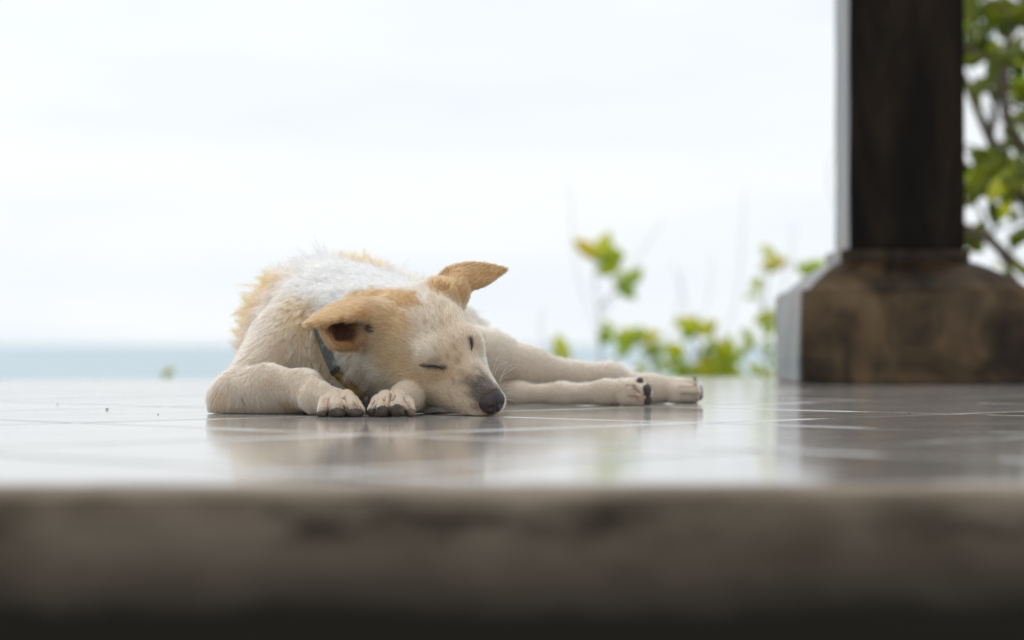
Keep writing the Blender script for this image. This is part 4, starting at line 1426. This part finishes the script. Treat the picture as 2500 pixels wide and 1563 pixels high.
# hind feet
pad(1694, 702, 3.1415, 28, 36, None, R4, 3.665, 0.008); pad(1756, 784, 3.1275, 38, 58, None, R4, 3.665, 0.009); pad(1762, 868, 3.1315, 36, 44, None, R4, 3.665, 0.008)
claw(1630, 728, 3.136, 1664, 745, 3.126, 22, R4, 3.665); claw(1660, 820, 3.128, 1700, 838, 3.118, 20, R4, 3.665); claw(1670, 862, 3.128, 1708, 864, 3.118, 18, R4, 3.665)
pad(2235, 805, 3.240, 22, 62, None, R4, 3.665, 0.010); pad(2180, 695, 3.25, 20, 30, pink_mat, R4, 3.665, 0.009); pad(2110, 900, 3.228, 90, 14, None, R4, 3.665, 0.010)
claw(2180, 725, 3.232, 2205, 738, 3.236, 16, R4, 3.665); claw(2205, 800, 3.228, 2232, 808, 3.232, 16, R4, 3.665); claw(2195, 850, 3.232, 2222, 862, 3.236, 16, R4, 3.665)

# ---- whiskers
whisk_mat = noise_mat('whisker', [(0.3, (0.75, 0.70, 0.62)), (0.7, (0.85, 0.82, 0.76))], 50, rough=0.4)
def whisker(a, m_, b_, Y0, Y1, r=0.00016):
    p0, p1, p2 = P(*R5(*a), Y0), P(*R5(*m_), (Y0 + Y1) / 2), P(*R5(*b_), Y1)
    mesh_obj('whisker', *tube(bezier(p0, 2 * p1 - (p0 + p2) / 2, p2, 9), np.linspace(r, r * 0.35, 9), 5), whisk_mat, dog)
for a, m_, b_ in [((1305, 830), (1370, 630), (1475, 480)), ((1335, 850), (1400, 710), (1510, 680)), ((1385, 920), (1520, 790), (1728, 685)), ((1400, 930), (1530, 720), (1725, 735)),
                  ((1405, 940), (1460, 880), (1545, 878)), ((1450, 1035), (1570, 1020), (1675, 1080)), ((1465, 1085), (1530, 1065), (1610, 1068)), ((1478, 1100), (1590, 1095), (1678, 1145)),
                  ((1478, 1165), (1560, 1170), (1625, 1225)), ((1470, 1210), (1500, 1220), (1535, 1258)), ((1465, 1240), (1490, 1265), (1520, 1308)), ((1480, 1130), (1520, 1125), (1560, 1132))]:
    whisker(a, m_, b_, 2.745, 2.765)
for a, m_, b_ in [((1050, 255), (1110, 235), (1165, 232)), ((1085, 355), (1200, 385), (1330, 460))]:
    whisker(a, m_, b_, 2.80, 2.83, 0.00013)

build_fur(440000)

# ------------------------------------------------------------------ collar
strap_mat = noise_mat('grey_webbing', [(0.35, (0.075, 0.095, 0.085)), (0.65, (0.14, 0.165, 0.15))], 500, rough=0.9, bump=0.6, bump_scale=900)
yellow_mat = noise_mat('worn_yellow_webbing', [(0.32, (0.05, 0.03, 0.012)), (0.5, (0.20, 0.12, 0.025)), (0.7, (0.34, 0.21, 0.04))], 160, rough=0.9, bump=0.6, bump_scale=900)
metal_mat = noise_mat('dull_metal', [(0.3, (0.03, 0.03, 0.028)), (0.7, (0.07, 0.068, 0.06))], 80, rough=0.4)
def band(i0, i1, wid, thick, lift=0.0022):
    V, Fc = [], []
    n = len(ring_path) - 1
    idx_ = list(range(i0, i1 + 1, 2))
    for i in idx_:
        p = ring_path[i % n]
        t = ring_path[(i + 1) % n] - ring_path[(i - 1) % n]; t /= np.linalg.norm(t)
        w_ = CN - t * (CN @ t); w_ /= np.linalg.norm(w_)
        o = np.cross(t, w_)
        if o @ (p - CC) < 0: o = -o
        for a_, b_ in ((-1, 0), (1, 0), (1, 1), (-1, 1)):
            V.append(p + o * (lift + b_ * thick) + w_ * a_ * wid / 2)
    m_ = len(idx_)
    for i in range(m_ - 1):
        for k in range(4):
            k2 = (k + 1) % 4
            Fc.append((i * 4 + k, i * 4 + k2, (i + 1) * 4 + k2, (i + 1) * 4 + k))
    Fc += [(3, 2, 1, 0), tuple((m_ - 1) * 4 + k for k in range(4))]
    return V, Fc
collar = empty('dog_collar', tuple(CC))
tag(collar, 'worn grey and yellow webbing collar round the sleeping dog neck', 'collar')
mesh_obj('strap', *band(130, 260 + 62, 0.0115, 0.0016), strap_mat, collar, smooth=False)
mesh_obj('yellow_strap', *band(62, 130, 0.0112, 0.0018), yellow_mat, collar, smooth=False)
mesh_obj('keeper_loop', *band(56, 64, 0.0130, 0.0034), noise_mat('black_webbing', [(0.3, (0.012, 0.013, 0.013)), (0.7, (0.03, 0.032, 0.03))], 300, rough=0.8), collar, smooth=False)
# ring and tag hanging between the paws
ty = 2.735
tc_ = P(*R3(1015, 330), ty)
ring = []
for k in range(19):
    a = 2 * math.pi * k / 18
    ring.append(tc_ + np.array([0.0012 * math.sin(a * 1.0) + 0.0030 * math.cos(a), 0.002 * math.cos(a), 0.0036 * math.sin(a)]))
mesh_obj('tag_ring', *tube(ring, [0.0005] * 19, 6, cap=False), metal_mat, collar)
def plate():
    V, Fc = [], []
    c0, c1 = P(*R3(1010, 360), ty), P(*R3(1012, 640), ty)
    wv = 0.0034
    out = []
    for t in np.linspace(0, 1, 12):
        w_ = wv * min(1, 0.45 + 3 * t, 0.35 + 3.2 * (1 - t))
        out.append((c0 * (1 - t) + c1 * t, w_))
    for p, w_ in out:
        for dx, dy in ((-1, -1), (1, -1), (1, 1), (-1, 1)):
            V.append(p + np.array([dx * w_, dy * 0.0008, 0]))
    for i in range(11):
        for k in range(4):
            k2 = (k + 1) % 4
            Fc.append((i * 4 + k, i * 4 + k2, (i + 1) * 4 + k2, (i + 1) * 4 + k))
    Fc += [(3, 2, 1, 0), tuple(44 + k for k in range(4))]
    return V, Fc
mesh_obj('name_tag', *plate(), metal_mat, collar)
